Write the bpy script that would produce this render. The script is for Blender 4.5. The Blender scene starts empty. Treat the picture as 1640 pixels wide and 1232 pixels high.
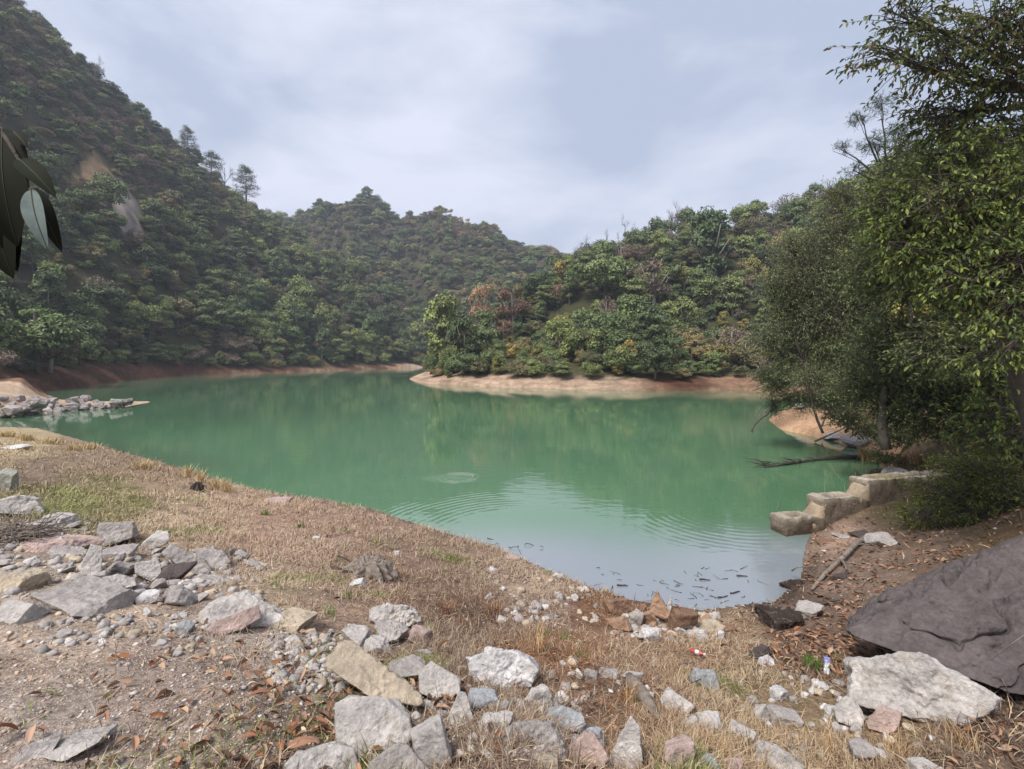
import bpy, math, random
import numpy as np
from math import radians as R
rng = np.random.default_rng(7); random.seed(7)
HAZE = .00068; GRASS = 420000
S = bpy.context.scene; COL = S.collection

# ------------------------------------------------------------ camera, light, exposure
H = 3.6; F = 780.0; U0 = 820.0; VH = 572.0
cam = bpy.data.cameras.new('camera'); co = bpy.data.objects.new('camera', cam); COL.objects.link(co)
co.location = (0, 0, H); co.rotation_euler = (R(90), 0, 0)
cam.sensor_width = 36; cam.lens = 36*F/1640; cam.shift_y = -44/1640
cam.clip_start = 0.05; cam.clip_end = 5000
S.camera = co
S.view_settings.view_transform = 'Standard'; S.view_settings.look = 'None'
S.view_settings.exposure = 0.70; S.view_settings.gamma = 1
SUN_EL, SUN_AZ = 56, 222     # azimuth clockwise from +Y: behind left
def build_world():
    w = bpy.data.worlds.new('World'); S.world = w; w.use_nodes = True
    nt = w.node_tree; nt.nodes.clear(); N = nt.nodes.new; L = nt.links.new
    out = N('ShaderNodeOutputWorld'); mix = N('ShaderNodeMixShader'); mix.inputs[0].default_value = 0.88
    sky = N('ShaderNodeTexSky'); sky.sky_type = 'NISHITA'; sky.sun_disc = False
    sky.sun_elevation = R(SUN_EL); sky.sun_rotation = R(SUN_AZ); sky.dust_density = 2.5
    b1 = N('ShaderNodeBackground'); b1.inputs[1].default_value = 0.12; L(sky.outputs[0], b1.inputs[0])
    tc = N('ShaderNodeTexCoord')
    mp = N('ShaderNodeMapping'); mp.inputs['Scale'].default_value = (1.0, 1.0, 2.6)
    mp.inputs['Location'].default_value = (0.35, 0.2, 0.1); mp.inputs['Rotation'].default_value = (0, R(-18), 0)
    L(tc.outputs['Generated'], mp.inputs[0])
    n1 = N('ShaderNodeTexNoise'); n1.inputs['Scale'].default_value = 1.9; n1.inputs['Detail'].default_value = 6
    n1.inputs['Roughness'].default_value = 0.56; n1.inputs['Distortion'].default_value = 0.25; L(mp.outputs[0], n1.inputs[0])
    def spot(vec, lo, hi):
        d = N('ShaderNodeVectorMath'); d.operation = 'DOT_PRODUCT'; L(tc.outputs['Generated'], d.inputs[0])
        v = np.array(vec, float); v /= np.linalg.norm(v); d.inputs[1].default_value = tuple(v)
        m = N('ShaderNodeMapRange'); m.interpolation_type = 'SMOOTHSTEP'
        m.inputs[1].default_value = lo; m.inputs[2].default_value = hi; L(d.outputs['Value'], m.inputs[0]); return m.outputs[0]
    cr = N('ShaderNodeValToRGB'); cr.color_ramp.elements[0].position = 0.40; cr.color_ramp.elements[1].position = 0.64
    cr.color_ramp.elements[0].color = (0.40, 0.455, 0.575, 1); cr.color_ramp.elements[1].color = (0.68, 0.70, 0.81, 1)
    # broad breaks: bluer, thinner cloud up right; brighter bank low right
    a = N('ShaderNodeMath'); a.operation = 'MULTIPLY_ADD'; a.inputs[1].default_value = -0.17
    L(spot((0.42, 1, 0.62), 0.93, 1.0), a.inputs[0]); L(n1.outputs[0], a.inputs[2])
    b = N('ShaderNodeMath'); b.operation = 'MULTIPLY_ADD'; b.inputs[1].default_value = 0.14
    L(spot((0.55, 1, 0.28), 0.95, 1.0), b.inputs[0]); L(a.outputs[0], b.inputs[2])
    c = N('ShaderNodeMath'); c.operation = 'MULTIPLY_ADD'; c.inputs[1].default_value = 0.04
    L(spot((-0.35, 1, 0.45), 0.93, 1.0), c.inputs[0]); L(b.outputs[0], c.inputs[2])
    L(c.outputs[0], cr.inputs[0])
    b2 = N('ShaderNodeBackground'); b2.inputs[1].default_value = 0.83; L(cr.outputs[0], b2.inputs[0])
    L(b1.outputs[0], mix.inputs[1]); L(b2.outputs[0], mix.inputs[2]); L(mix.outputs[0], out.inputs[0])
build_world()
sl = bpy.data.lights.new('sun', 'SUN'); so = bpy.data.objects.new('sun', sl); COL.objects.link(so)
sl.energy = 3.0; sl.angle = R(18); sl.color = (1.0, 0.95, 0.88)
so.rotation_euler = (R(90-SUN_EL), 0, R(180-SUN_AZ)); so.location = (-20, -20, 60)

# ------------------------------------------------------------ noise and mesh helpers
def _h(ix, iy, iz):
    n = (ix.astype(np.int64)*374761393 + iy.astype(np.int64)*668265263 + iz.astype(np.int64)*2147483647) & 0x7fffffff
    n = ((n ^ (n >> 13))*1274126177) & 0x7fffffff
    return ((n ^ (n >> 16)) & 0xffff)/32767.5 - 1
def vnoise(p):
    i = np.floor(p).astype(np.int64); f = p-i; f = f*f*(3-2*f)
    r = 0
    for dx in (0, 1):
        wx = f[:, 0] if dx else 1-f[:, 0]
        for dy in (0, 1):
            wy = f[:, 1] if dy else 1-f[:, 1]
            for dz in (0, 1):
                wz = f[:, 2] if dz else 1-f[:, 2]
                r = r + wx*wy*wz*_h(i[:, 0]+dx, i[:, 1]+dy, i[:, 2]+dz)
    return r
def fbm(p, o=4, g=0.5):
    r = 0; a = 1
    for k in range(o):
        r = r + a*vnoise(p*(2.03**k) + 17.3*k); a *= g
    return r
def n2(x, y, s, o=4, k=0.0): return fbm(np.stack([x*s, y*s, np.full_like(x, k)], 1), o)
def sstep(t): t = np.clip(t, 0, 1); return t*t*(3-2*t)

def mesh(name, V, Fc, mat=None, col=None, smooth=False, rnd=None):
    """V (n,3); Fc list of (m,k) int arrays"""
    V = np.asarray(V, np.float32); me = bpy.data.meshes.new(name)
    if isinstance(Fc, np.ndarray): Fc = [Fc]
    Fc = [np.asarray(f, np.int32) for f in Fc if len(f)]
    me.vertices.add(len(V)); me.vertices.foreach_set('co', V.ravel())
    nl = sum(f.size for f in Fc); nf = sum(len(f) for f in Fc)
    me.loops.add(nl); me.polygons.add(nf)
    me.loops.foreach_set('vertex_index', np.concatenate([f.ravel() for f in Fc]))
    tot = np.concatenate([np.full(len(f), f.shape[1], np.int32) for f in Fc])
    st = np.concatenate([[0], np.cumsum(tot)[:-1]]).astype(np.int32)
    me.polygons.foreach_set('loop_start', st); me.polygons.foreach_set('loop_total', tot)
    if smooth: me.polygons.foreach_set('use_smooth', np.ones(nf, bool))
    if col is not None:
        c = np.ones((len(V), 4), np.float32); c[:, :3] = col
        at = me.color_attributes.new('Col', 'FLOAT_COLOR', 'POINT'); at.data.foreach_set('color', c.ravel())
    if rnd is not None:
        at = me.attributes.new('rnd', 'FLOAT', 'FACE'); at.data.foreach_set('value', np.asarray(rnd, np.float32))
    me.update(calc_edges=True)
    if mat: me.materials.append(mat)
    return me
def obj(name, me, parent=None):
    o = bpy.data.objects.new(name, me); COL.objects.link(o)
    if parent: o.parent = parent
    return o
def tag(o, label=None, cat=None, group=None, kind=None):
    if label: o['label'] = label
    if cat: o['category'] = cat
    if group: o['group'] = group
    if kind: o['kind'] = kind
    return o
def thing(name, label, cat, loc=(0, 0, 0), group=None):
    o = bpy.data.objects.new(name, None); o.location = loc; COL.objects.link(o); o.empty_display_size = .1
    return tag(o, label, cat, group)
class Geo:
    def __init__(s): s.V = []; s.Q = []; s.T = []; s.C = []; s.n = 0
    def add(s, V, quads=None, tris=None, col=None):
        V = np.asarray(V, float)
        if quads is not None and len(quads): s.Q.append(np.asarray(quads)+s.n)
        if tris is not None and len(tris): s.T.append(np.asarray(tris)+s.n)
        s.V.append(V); s.n += len(V)
        if col is not None:
            c = np.asarray(col, float); s.C.append(np.broadcast_to(c, (len(V), 3)))
    def tube(s, pts, rad, sides=6, col=None):
        pts = np.asarray(pts, float); m = len(pts); rad = np.broadcast_to(np.asarray(rad, float), (m,))
        t = np.gradient(pts, axis=0); t /= np.linalg.norm(t, axis=1, keepdims=True)+1e-9
        ref = np.array([0, 0, 1.]) if abs(t[0, 2]) < .9 else np.array([1., 0, 0])
        a = np.cross(t, ref); a /= np.linalg.norm(a, axis=1, keepdims=True)+1e-9; b = np.cross(t, a)
        th = np.arange(sides)*2*np.pi/sides
        V = pts[:, None] + rad[:, None, None]*(np.cos(th)[None, :, None]*a[:, None] + np.sin(th)[None, :, None]*b[:, None])
        i = np.arange(m-1)[:, None]*sides; j = np.arange(sides)[None]; k = (j+1) % sides
        q = np.stack([i+j, i+k, i+k+sides, i+j+sides], -1).reshape(-1, 4)
        V = V.reshape(-1, 3); n0 = len(V)
        V = np.concatenate([V, pts[:1], pts[-1:]])
        tr = [(n0, (x+1) % sides, x) for x in range(sides)] + [(n0+1, (m-1)*sides+x, (m-1)*sides+(x+1) % sides) for x in range(sides)]
        s.add(V, q, tr, col)
    def build(s, name, mat, smooth=False):
        Fc = []
        if s.Q: Fc.append(np.concatenate(s.Q))
        if s.T: Fc.append(np.concatenate(s.T))
        return mesh(name, np.concatenate(s.V), Fc, mat, np.concatenate(s.C) if s.C else None, smooth)

_ICO = {}
def ico(sub):
    if sub in _ICO: return _ICO[sub]
    g = (1+5**.5)/2
    v = [(-1, g, 0), (1, g, 0), (-1, -g, 0), (1, -g, 0), (0, -1, g), (0, 1, g), (0, -1, -g), (0, 1, -g), (g, 0, -1), (g, 0, 1), (-g, 0, -1), (-g, 0, 1)]
    f = [(0, 11, 5), (0, 5, 1), (0, 1, 7), (0, 7, 10), (0, 10, 11), (1, 5, 9), (5, 11, 4), (11, 10, 2), (10, 7, 6), (7, 1, 8), (3, 9, 4), (3, 4, 2), (3, 2, 6), (3, 6, 8), (3, 8, 9), (4, 9, 5), (2, 4, 11), (6, 2, 10), (8, 6, 7), (9, 8, 1)]
    v = [np.array(a, float)/np.linalg.norm(a) for a in v]
    for _ in range(sub):
        mid = {}; nf = []
        def m(a, b):
            k = (min(a, b), max(a, b))
            if k not in mid:
                p = v[a]+v[b]; v.append(p/np.linalg.norm(p)); mid[k] = len(v)-1
            return mid[k]
        for a, b, c in f:
            x, y, z = m(a, b), m(b, c), m(c, a); nf += [(a, x, z), (b, y, x), (c, z, y), (x, y, z)]
        f = nf
    _ICO[sub] = (np.array(v), np.array(f)); return _ICO[sub]

# ------------------------------------------------------------ materials
def mat_new(name):
    m = bpy.data.materials.new(name); m.use_nodes = True; nt = m.node_tree
    return m, nt, nt.nodes['Principled BSDF'], nt.nodes.new, nt.links.new
def noise_node(nt, scale, detail=4, rough=.55, coord='Object'):
    tc = nt.nodes.new('ShaderNodeTexCoord'); n = nt.nodes.new('ShaderNodeTexNoise')
    n.inputs['Scale'].default_value = scale; n.inputs['Detail'].default_value = detail; n.inputs['Roughness'].default_value = rough
    nt.links.new(tc.outputs[coord], n.inputs['Vector']); return n
def mul_col(nt, colsock, facsock, lo, hi, a=0.3, b=0.7):
    mr = nt.nodes.new('ShaderNodeMapRange'); mr.inputs[1].default_value = a; mr.inputs[2].default_value = b
    mr.inputs[3].default_value = lo; mr.inputs[4].default_value = hi; nt.links.new(facsock, mr.inputs[0])
    vm = nt.nodes.new('ShaderNodeVectorMath'); vm.operation = 'SCALE'; nt.links.new(colsock, vm.inputs[0]); nt.links.new(mr.outputs[0], vm.inputs['Scale'])
    return vm.outputs[0]
def bump(nt, P, hsock, strength, dist):
    b = nt.nodes.new('ShaderNodeBump'); b.inputs['Strength'].default_value = strength; b.inputs['Distance'].default_value = dist
    nt.links.new(hsock, b.inputs['Height']); nt.links.new(b.outputs[0], P.inputs['Normal']); return b
def vcol_mat(name, rough=.9, spec=.15, noise=None, bumpd=None, transl=0):
    m, nt, P, N, L = mat_new(name)
    a = N('ShaderNodeAttribute'); a.attribute_name = 'Col'; c = a.outputs['Color']
    if noise:
        for sc, lo, hi in noise:
            n = noise_node(nt, sc, 6, .62); c = mul_col(nt, c, n.outputs[0], lo, hi)
    L(c, P.inputs['Base Color']); P.inputs['Roughness'].default_value = rough; P.inputs['Specular IOR Level'].default_value = spec
    if bumpd:
        n = noise_node(nt, bumpd[0], 8, .65); bump(nt, P, n.outputs[0], bumpd[1], bumpd[2])
    if transl:
        t = N('ShaderNodeBsdfTranslucent'); L(c, t.inputs[0]); ms = N('ShaderNodeMixShader'); ms.inputs[0].default_value = transl
        L(P.outputs[0], ms.inputs[1]); L(t.outputs[0], ms.inputs[2]); L(ms.outputs[0], nt.nodes['Material Output'].inputs[0])
    return m
def crown_mat(name, c0, c1, c2):
    m, nt, P, N, L = mat_new(name)
    oi = N('ShaderNodeObjectInfo'); cr = N('ShaderNodeValToRGB')
    c0 = tuple(np.array(c0)*.78); c2 = tuple(np.array(c2)*1.18)
    e = cr.color_ramp.elements; e[0].color = (*c0, 1); e[1].color = (*c2, 1); e[1].position = 1
    x = e.new(.5); x.color = (*c1, 1)
    L(oi.outputs['Random'], cr.inputs[0])
    a = N('ShaderNodeAttribute'); a.attribute_name = 'rnd'
    c = mul_col(nt, cr.outputs[0], a.outputs['Fac'], .52, 1.95, 0, 1)
    L(c, P.inputs['Base Color']); P.inputs['Roughness'].default_value = .6; P.inputs['Specular IOR Level'].default_value = .25
    return m
M = {}
M['dark'] = crown_mat('foliage_dark_green', (0.071, 0.095, 0.040), (0.098, 0.131, 0.054), (0.126, 0.145, 0.048))
M['mid'] = crown_mat('foliage_mid_green', (0.095, 0.139, 0.056), (0.123, 0.158, 0.055), (0.161, 0.185, 0.062))
M['olive'] = crown_mat('foliage_olive', (0.118, 0.116, 0.054), (0.155, 0.137, 0.062), (0.200, 0.161, 0.068))
M['lime'] = crown_mat('foliage_yellow_green', (0.175, 0.171, 0.047), (0.212, 0.191, 0.058), (0.262, 0.202, 0.063))
M['grey'] = crown_mat('foliage_grey_brown', (0.138, 0.099, 0.078), (0.169, 0.119, 0.094), (0.132, 0.106, 0.073))
M['rust'] = crown_mat('foliage_russet', (.17, .098, .062), (.22, .128, .075), (.28, .175, .10))
M['pine'] = crown_mat('foliage_pine', (0.067, 0.084, 0.044), (0.091, 0.108, 0.053), (0.114, 0.122, 0.059))
M['bamboo'] = crown_mat('foliage_bamboo', (0.212, 0.211, 0.073), (0.262, 0.242, 0.083), (0.312, 0.272, 0.104))
def plain(name, c, rough=.85, spec=.2, nz=(12, .7, 1.3), bm=(30, .5, .02)):
    m, nt, P, N, L = mat_new(name)
    rgb = N('ShaderNodeRGB'); rgb.outputs[0].default_value = (*c, 1); k = rgb.outputs[0]
    if nz: k = mul_col(nt, k, noise_node(nt, nz[0], 6).outputs[0], nz[1], nz[2])
    L(k, P.inputs['Base Color']); P.inputs['Roughness'].default_value = rough; P.inputs['Specular IOR Level'].default_value = spec
    if bm: bump(nt, P, noise_node(nt, bm[0], 6).outputs[0], bm[1], bm[2])
    return m
M['bark'] = plain('bark', (.10, .085, .07), nz=(3, .6, 1.4), bm=(6, .6, .05))
M['barkpale'] = plain('pale_bark', (.30, .27, .235), nz=(3, .6, 1.3), bm=(6, .6, .05))
M['twig'] = plain('grey_twig', (.19, .165, .155), nz=None, bm=None)
M['deadwood'] = plain('weathered_wood', (.22, .185, .155), nz=(9, .6, 1.4), bm=(25, .7, .03))
M['darkwood'] = plain('wet_dark_wood', (.065, .054, .047), nz=(9, .6, 1.4), bm=(25, .7, .02))
def rock_mat(name, bumpd=.03, sc=9.):
    m, nt, P, N, L = mat_new(name); stain = (.30, .24, .17, 1) if name != 'dark_boulder' else (.16, .135, .125, 1)
    oi = N('ShaderNodeObjectInfo'); c = oi.outputs['Color']
    n1 = noise_node(nt, sc*.55, 7, .65); c = mul_col(nt, c, n1.outputs[0], .62, 1.30)
    n2_ = noise_node(nt, sc*5, 6, .7); c = mul_col(nt, c, n2_.outputs[0], .72, 1.25)
    n3 = noise_node(nt, sc*.9, 5, .6); n3.inputs['Distortion'].default_value = .8
    mx = N('ShaderNodeMix'); mx.data_type = 'RGBA'; mr = N('ShaderNodeMapRange'); mr.inputs[1].default_value = .54; mr.inputs[2].default_value = .70; mr.inputs[4].default_value = .65
    L(n3.outputs[0], mr.inputs[0]); L(mr.outputs[0], mx.inputs[0]); L(c, mx.inputs[6]); mx.inputs[7].default_value = stain
    L(mx.outputs[2], P.inputs['Base Color']); P.inputs['Roughness'].default_value = .9; P.inputs['Specular IOR Level'].default_value = .2
    v = N('ShaderNodeTexVoronoi'); v.inputs['Scale'].default_value = sc*1.6; tc = N('ShaderNodeTexCoord'); L(tc.outputs['Object'], v.inputs['Vector'])
    ad = N('ShaderNodeMath'); ad.operation = 'MULTIPLY_ADD'; ad.inputs[1].default_value = .35
    nb = noise_node(nt, sc*2.2, 10, .68); L(v.outputs['Distance'], ad.inputs[0]); L(nb.outputs[0], ad.inputs[2])
    bump(nt, P, ad.outputs[0], .9, bumpd); return m
M['rock'] = rock_mat('broken_stone', .035, 9)
M['boulder'] = rock_mat('dark_boulder', .03, 6.0)
M['chip'] = rock_mat('stone_chip', .004, 2.0)
M['stonefar'] = rock_mat('embankment_stone', .08, 2.2)

# ------------------------------------------------------------ pixel <-> world
def wp(u, v, z=0.0):
    Y = (H-z)*F/(v-VH); return np.array([(u-U0)/F*Y, Y, z])
def wy(u, v, Y): return np.array([(u-U0)/F*Y, Y, H-(v-VH)/F*Y])
def uv(x, y, z):
    y = np.maximum(y, .2); return U0+x/y*F, VH+(H-z)/y*F

# ------------------------------------------------------------ shoreline, terrain
SHORE_PX = [(1292, 868), (1286, 892), (1283, 925), (1240, 964), (1120, 978), (1030, 966), (960, 948), (870, 910), (800, 880), (700, 850), (600, 818), (540, 806),
  (430, 790), (360, 772), (300, 752), (200, 725), (120, 702), (60, 686), (0, 684), (-160, 683), (-160, 677), (0, 670), (46, 664), (110, 658.5), (165, 655), (238, 645.5),
  (243, 643), (200, 643), (150, 644), (85, 640), (70, 628), (100, 623), (130, 621), (200, 610), (300, 602), (440, 597), (560, 592.5), (640, 590), (695, 588),
  (712, 589.5), (700, 594), (672, 600), (655, 607), (668, 612), (700, 616), (760, 619), (860, 622), (1020, 626), (1100, 626), (1190, 624), (1240, 630), (1290, 642),
  (1280, 655), (1240, 664), (1230, 672), (1250, 688), (1300, 699), (1345, 709), (1400, 726), (1420, 736), (1402, 760), (1385, 778), (1360, 800), (1310, 830)]
SH = np.array([wp(u, v)[:2] for u, v in SHORE_PX])
def sdf(x, y):
    A = SH; B = np.roll(SH, -1, 0); d = np.full(x.shape, 1e9); ins = np.zeros(x.shape, bool)
    for a, b in zip(A, B):
        e = b-a; t = np.clip(((x-a[0])*e[0]+(y-a[1])*e[1])/(e@e), 0, 1)
        d = np.minimum(d, (x-a[0]-t*e[0])**2+(y-a[1]-t*e[1])**2)
        c = (a[1] > y) != (b[1] > y)
        with np.errstate(divide='ignore', invalid='ignore'):
            xi = a[0]+(y-a[1])/(e[1] if abs(e[1]) > 1e-12 else 1e-12)*e[0]
        ins ^= c & (x < xi)
    return np.where(ins, -1, 1)*np.sqrt(d)
CT = []
for p in SH: CT.append((p[0], p[1], 0.0))
def ctw(x, y, z): CT.append((x, y, z))
def ctz(u, v, z): p = wp(u, v, z); CT.append(tuple(p))
def cty(u, v, Y, th=4.5): p = wy(u, v, Y); CT.append((p[0], p[1], max(p[2]-th, .3)))
# inland strip just above the far shores
def inland(i0, i1, off, z):
    for i in range(i0, i1):
        p = SH[i]; t = SH[i+1]-SH[i-1]; n = np.array([t[1], -t[0]]); n /= np.linalg.norm(n)
        for s in (1, -1):
            q = p+n*off*s
            if sdf(np.array([q[0]]), np.array([q[1]]))[0] > off*.7: CT.append((q[0], q[1], z))
inland(32, 39, 4.5, 2.6); inland(41, 50, 4.5, 1.9); inland(53, 56, 2.0, .7)
# left hill
for a in [(30, -10, 135), (-120, -120, 120), (130, 90, 142), (240, 195, 152), (300, 235, 165), (420, 338, 200), (520, 395, 205), (600, 446, 205), (660, 520, 196), (690, 572, 182),
  (200, 310, 105), (100, 180, 108), (60, 60, 118), (440, 400, 165), (420, 500, 132), (530, 470, 165), (560, 550, 150), (640, 545, 172), (0, 300, 82), (0, 450, 64), (-150, 300, 66), (200, 450, 88), (200, 550, 76), (300, 380, 125), (320, 500, 102), (330, 560, 98), (90, 560, 62), (-100, 520, 48)]: cty(*a)
for a in [(-185, 170, 88), (-120, 200, 70), (-60, 230, 55), (-20, 245, 40), (10, 240, 18), (-40, 235, 15), (-112, 242, 36), (-88, 242, 24), (-64, 242, 14), (-45, 232, 6), (-150, 245, 70), (-230, 60, 90), (-120, 20, 45), (-60, 10, 12)]: ctw(*a)
# far hill
for a in [(440, 346, 292), (520, 318, 300), (590, 304, 300), (700, 325, 295), (790, 355, 285), (880, 388, 265), (960, 420, 265), (560, 365, 268), (700, 410, 245), (800, 440, 225), (700, 490, 212), (760, 540, 195), (300, 330, 300)]: cty(*a, 5)
for a in [(-120, 380, 60), (0, 380, 50), (60, 360, 30), (150, 330, 40), (250, 300, 60)]: ctw(*a)
# right hill
for a in [(692, 575, 84), (730, 545, 88), (770, 505, 95), (830, 450, 108), (900, 395, 122), (1000, 368, 122), (1080, 345, 126), (1200, 328, 130), (1330, 288, 138), (1450, 262, 145), (1640, 225, 150),
  (900, 500, 80), (1000, 500, 76), (850, 560, 68), (1000, 570, 62), (1100, 450, 88), (1100, 560, 62), (1200, 500, 76), (1300, 430, 82), (1200, 580, 62), (1320, 560, 58)]: cty(*a, 7.0)
for a in [(15, 150, 8), (60, 165, 14), (40, 190, 12), (120, 190, 25), (160, 150, 38), (0, 120, 2)]: ctw(*a)
# right near bank
for a in [(22, 30, 3.0), (28, 38, 5), (16, 22, 2.2), (13.5, 15.5, 1.8), (20, 16, 5), (35, 25, 10), (60, 40, 20), (11.5, 11.5, 1.2), (14, 9, 3.0), (9, 6, 2.6), (8.5, 10.4, .45), (9.8, 11, .6), (8.4, 12, .7), (15, 25.5, .9), (60, 5, 18), (20, -3, 6)]: ctw(*a)
# near ground
for a in [(820, 1232, 2.0), (820, 1100, 1.5), (820, 1000, .9), (820, 930, .35), (0, 1232, 2.0), (-300, 1232, 2.1), (200, 1100, 1.9), (200, 1000, 1.75), (0, 900, 1.7), (0, 850, 1.6), (-200, 800, 1.5), (200, 800, 1.05), (0, 740, .95),
  (300, 850, 1.2), (400, 900, 1.15), (0, 702, .4), (120, 735, .6), (550, 850, .5), (600, 950, .9), (700, 900, .45), (500, 1000, 1.5), (400, 1150, 1.95), (950, 980, .35), (1100, 1010, .3), (1100, 1100, .95), (1100, 1232, 1.7), (1400, 1120, 1.1), (1600, 1210, 1.5), (1640, 1000, 1.0),
  (1400, 950, .5), (1310, 900, .22), (1480, 870, .62), (1620, 850, 1.2), (1380, 858, .22), (1330, 868, .10), (1420, 850, .30), (1490, 842, .42), (1560, 840, .7), (1300, 960, .22), (1250, 990, .22), (300, 800, .75), (430, 825, .5)]: ctz(*a)
for a in [(0, 0, 2.1), (0, -5, 2.3), (-8, 0, 2.2), (8, 0, 2.6), (-30, -20, 5), (30, -30, 10), (0, -60, 12), (-90, -60, 25), (90, -60, 25), (-15, 8, 2.0)]: ctw(*a)
# causeway spine
for a in [(-34.5, 30, 1.25), (-31, 29.9, 1.15), (-29, 31.2, 1.05), (-27.5, 34, .85), (-28.5, 35.5, .6), (-46, 34, 1.4), (-44, 44, 1.6), (-40, 50, 1.5)]: ctw(*a)
CT = np.array(CT)
def lp(x, y):
    r = np.sqrt(x*x+y*y)+.35; return np.stack([np.arctan2(x, y)*2.0, np.log(r)], 1)
PC = lp(CT[:, 0], CT[:, 1])
D = np.sqrt(((PC[:, None]-PC[None])**2).sum(-1))
Wt = np.linalg.solve(-D + np.eye(len(PC))*.004, CT[:, 2]-0.0)
SCAR = wy(195, 310, 104)
def rawz(x, y):
    out = np.empty(x.shape)
    for s in range(0, len(x), 20000):
        q = lp(x[s:s+20000], y[s:s+20000])
        d = np.sqrt(((q[:, None]-PC[None])**2).sum(-1)); out[s:s+20000] = -d@Wt
    return out
def height(x, y):
    r = np.sqrt(x*x+y*y); d = sdf(x, y); z = rawz(x, y)
    aa = np.degrees(np.abs(np.arctan2(x, y))); wa = sstep((aa-54)/30); zb = 2.1+np.minimum(.16*np.maximum(r-5, 0), 34)      # ground beside and behind the camera
    z = z*(1-wa)+zb*wa; kc = sstep((r-1.1)/1.5); z = 2.06*(1-kc)+z*kc
    k = np.clip((r-20)/60, 0, 1)
    amp = .035+k*1.1
    z = z + amp*n2(x, y, .09, 3, 3.1)*k + .05*n2(x, y, .9, 4, 5.)*np.clip(r/4, 0, 1)*(1-k) + .014*n2(x, y, 6., 3, 8.)*(1-k)
    kf = ((r > 24) & ~((x < -14) & (y < 47)))*1.0; lb = sstep((-x/np.maximum(y, 1)-.40)/.35); bz = np.minimum(.05+(.40+.40*lb)*np.maximum(d, 0)**.85, 3.2+.8*lb)*(1+.12*n2(x, y, .25, 3, 60.)); kk = sstep((d-3.0)/6)
    z = np.where(kf > 0, bz*(1-kk)+np.maximum(z, bz)*kk, z)
    w = np.where(kf > 0, .3, np.clip(.035*r, .25, 3.0))
    land = np.maximum(z, .03)*sstep(d/w+.05) + .02 + .02*np.minimum(d, 1)
    wat = -.06+np.maximum(d, -12)*.16
    return np.where(d > 0, land, wat), d
AZ = np.concatenate([np.linspace(-180, -56, 60, endpoint=False), np.linspace(-56, 56, 860, endpoint=False), np.linspace(56, 180, 60)])
RR = np.geomspace(.12, 700, 740)
gx = np.sin(np.radians(AZ))[:, None]*RR[None]; gy = np.cos(np.radians(AZ))[:, None]*RR[None]
gz, gd = height(gx.ravel(), gy.ravel()); gz = gz.reshape(gx.shape); gd = gd.reshape(gx.shape)
gz[0] = gz[-1]; gz[:, 0] = 2.06
def zat(x, y, arr=None):
    arr = gz if arr is None else arr
    x = np.atleast_1d(np.asarray(x, float)); y = np.atleast_1d(np.asarray(y, float))
    r = np.clip(np.hypot(x, y), .125, 690); a = np.degrees(np.arctan2(x, y))
    fi = np.clip(np.interp(a, AZ, np.arange(len(AZ))), 0, len(AZ)-1.001); fj = np.clip(np.log(r/RR[0])/np.log(RR[1]/RR[0]), 0, len(RR)-1.001)
    i = fi.astype(int); j = fj.astype(int); p = fi-i; q = fj-j
    return arr[i, j]*(1-p)*(1-q)+arr[i+1, j]*p*(1-q)+arr[i, j+1]*(1-p)*q+arr[i+1, j+1]*p*q
def z1(x, y): return float(zat(x, y)[0])
def ghit(u, v, ymin=1.2, ymax=600):
    Y = np.geomspace(ymin, ymax, 900); x = (u-U0)/F*Y; z = H-(v-VH)/F*Y
    g = np.maximum(zat(x, Y), 0.0); k = np.argmax(z < g)
    if not (z < g).any(): k = 899
    return np.array([x[k], Y[k], g[k]])

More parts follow.
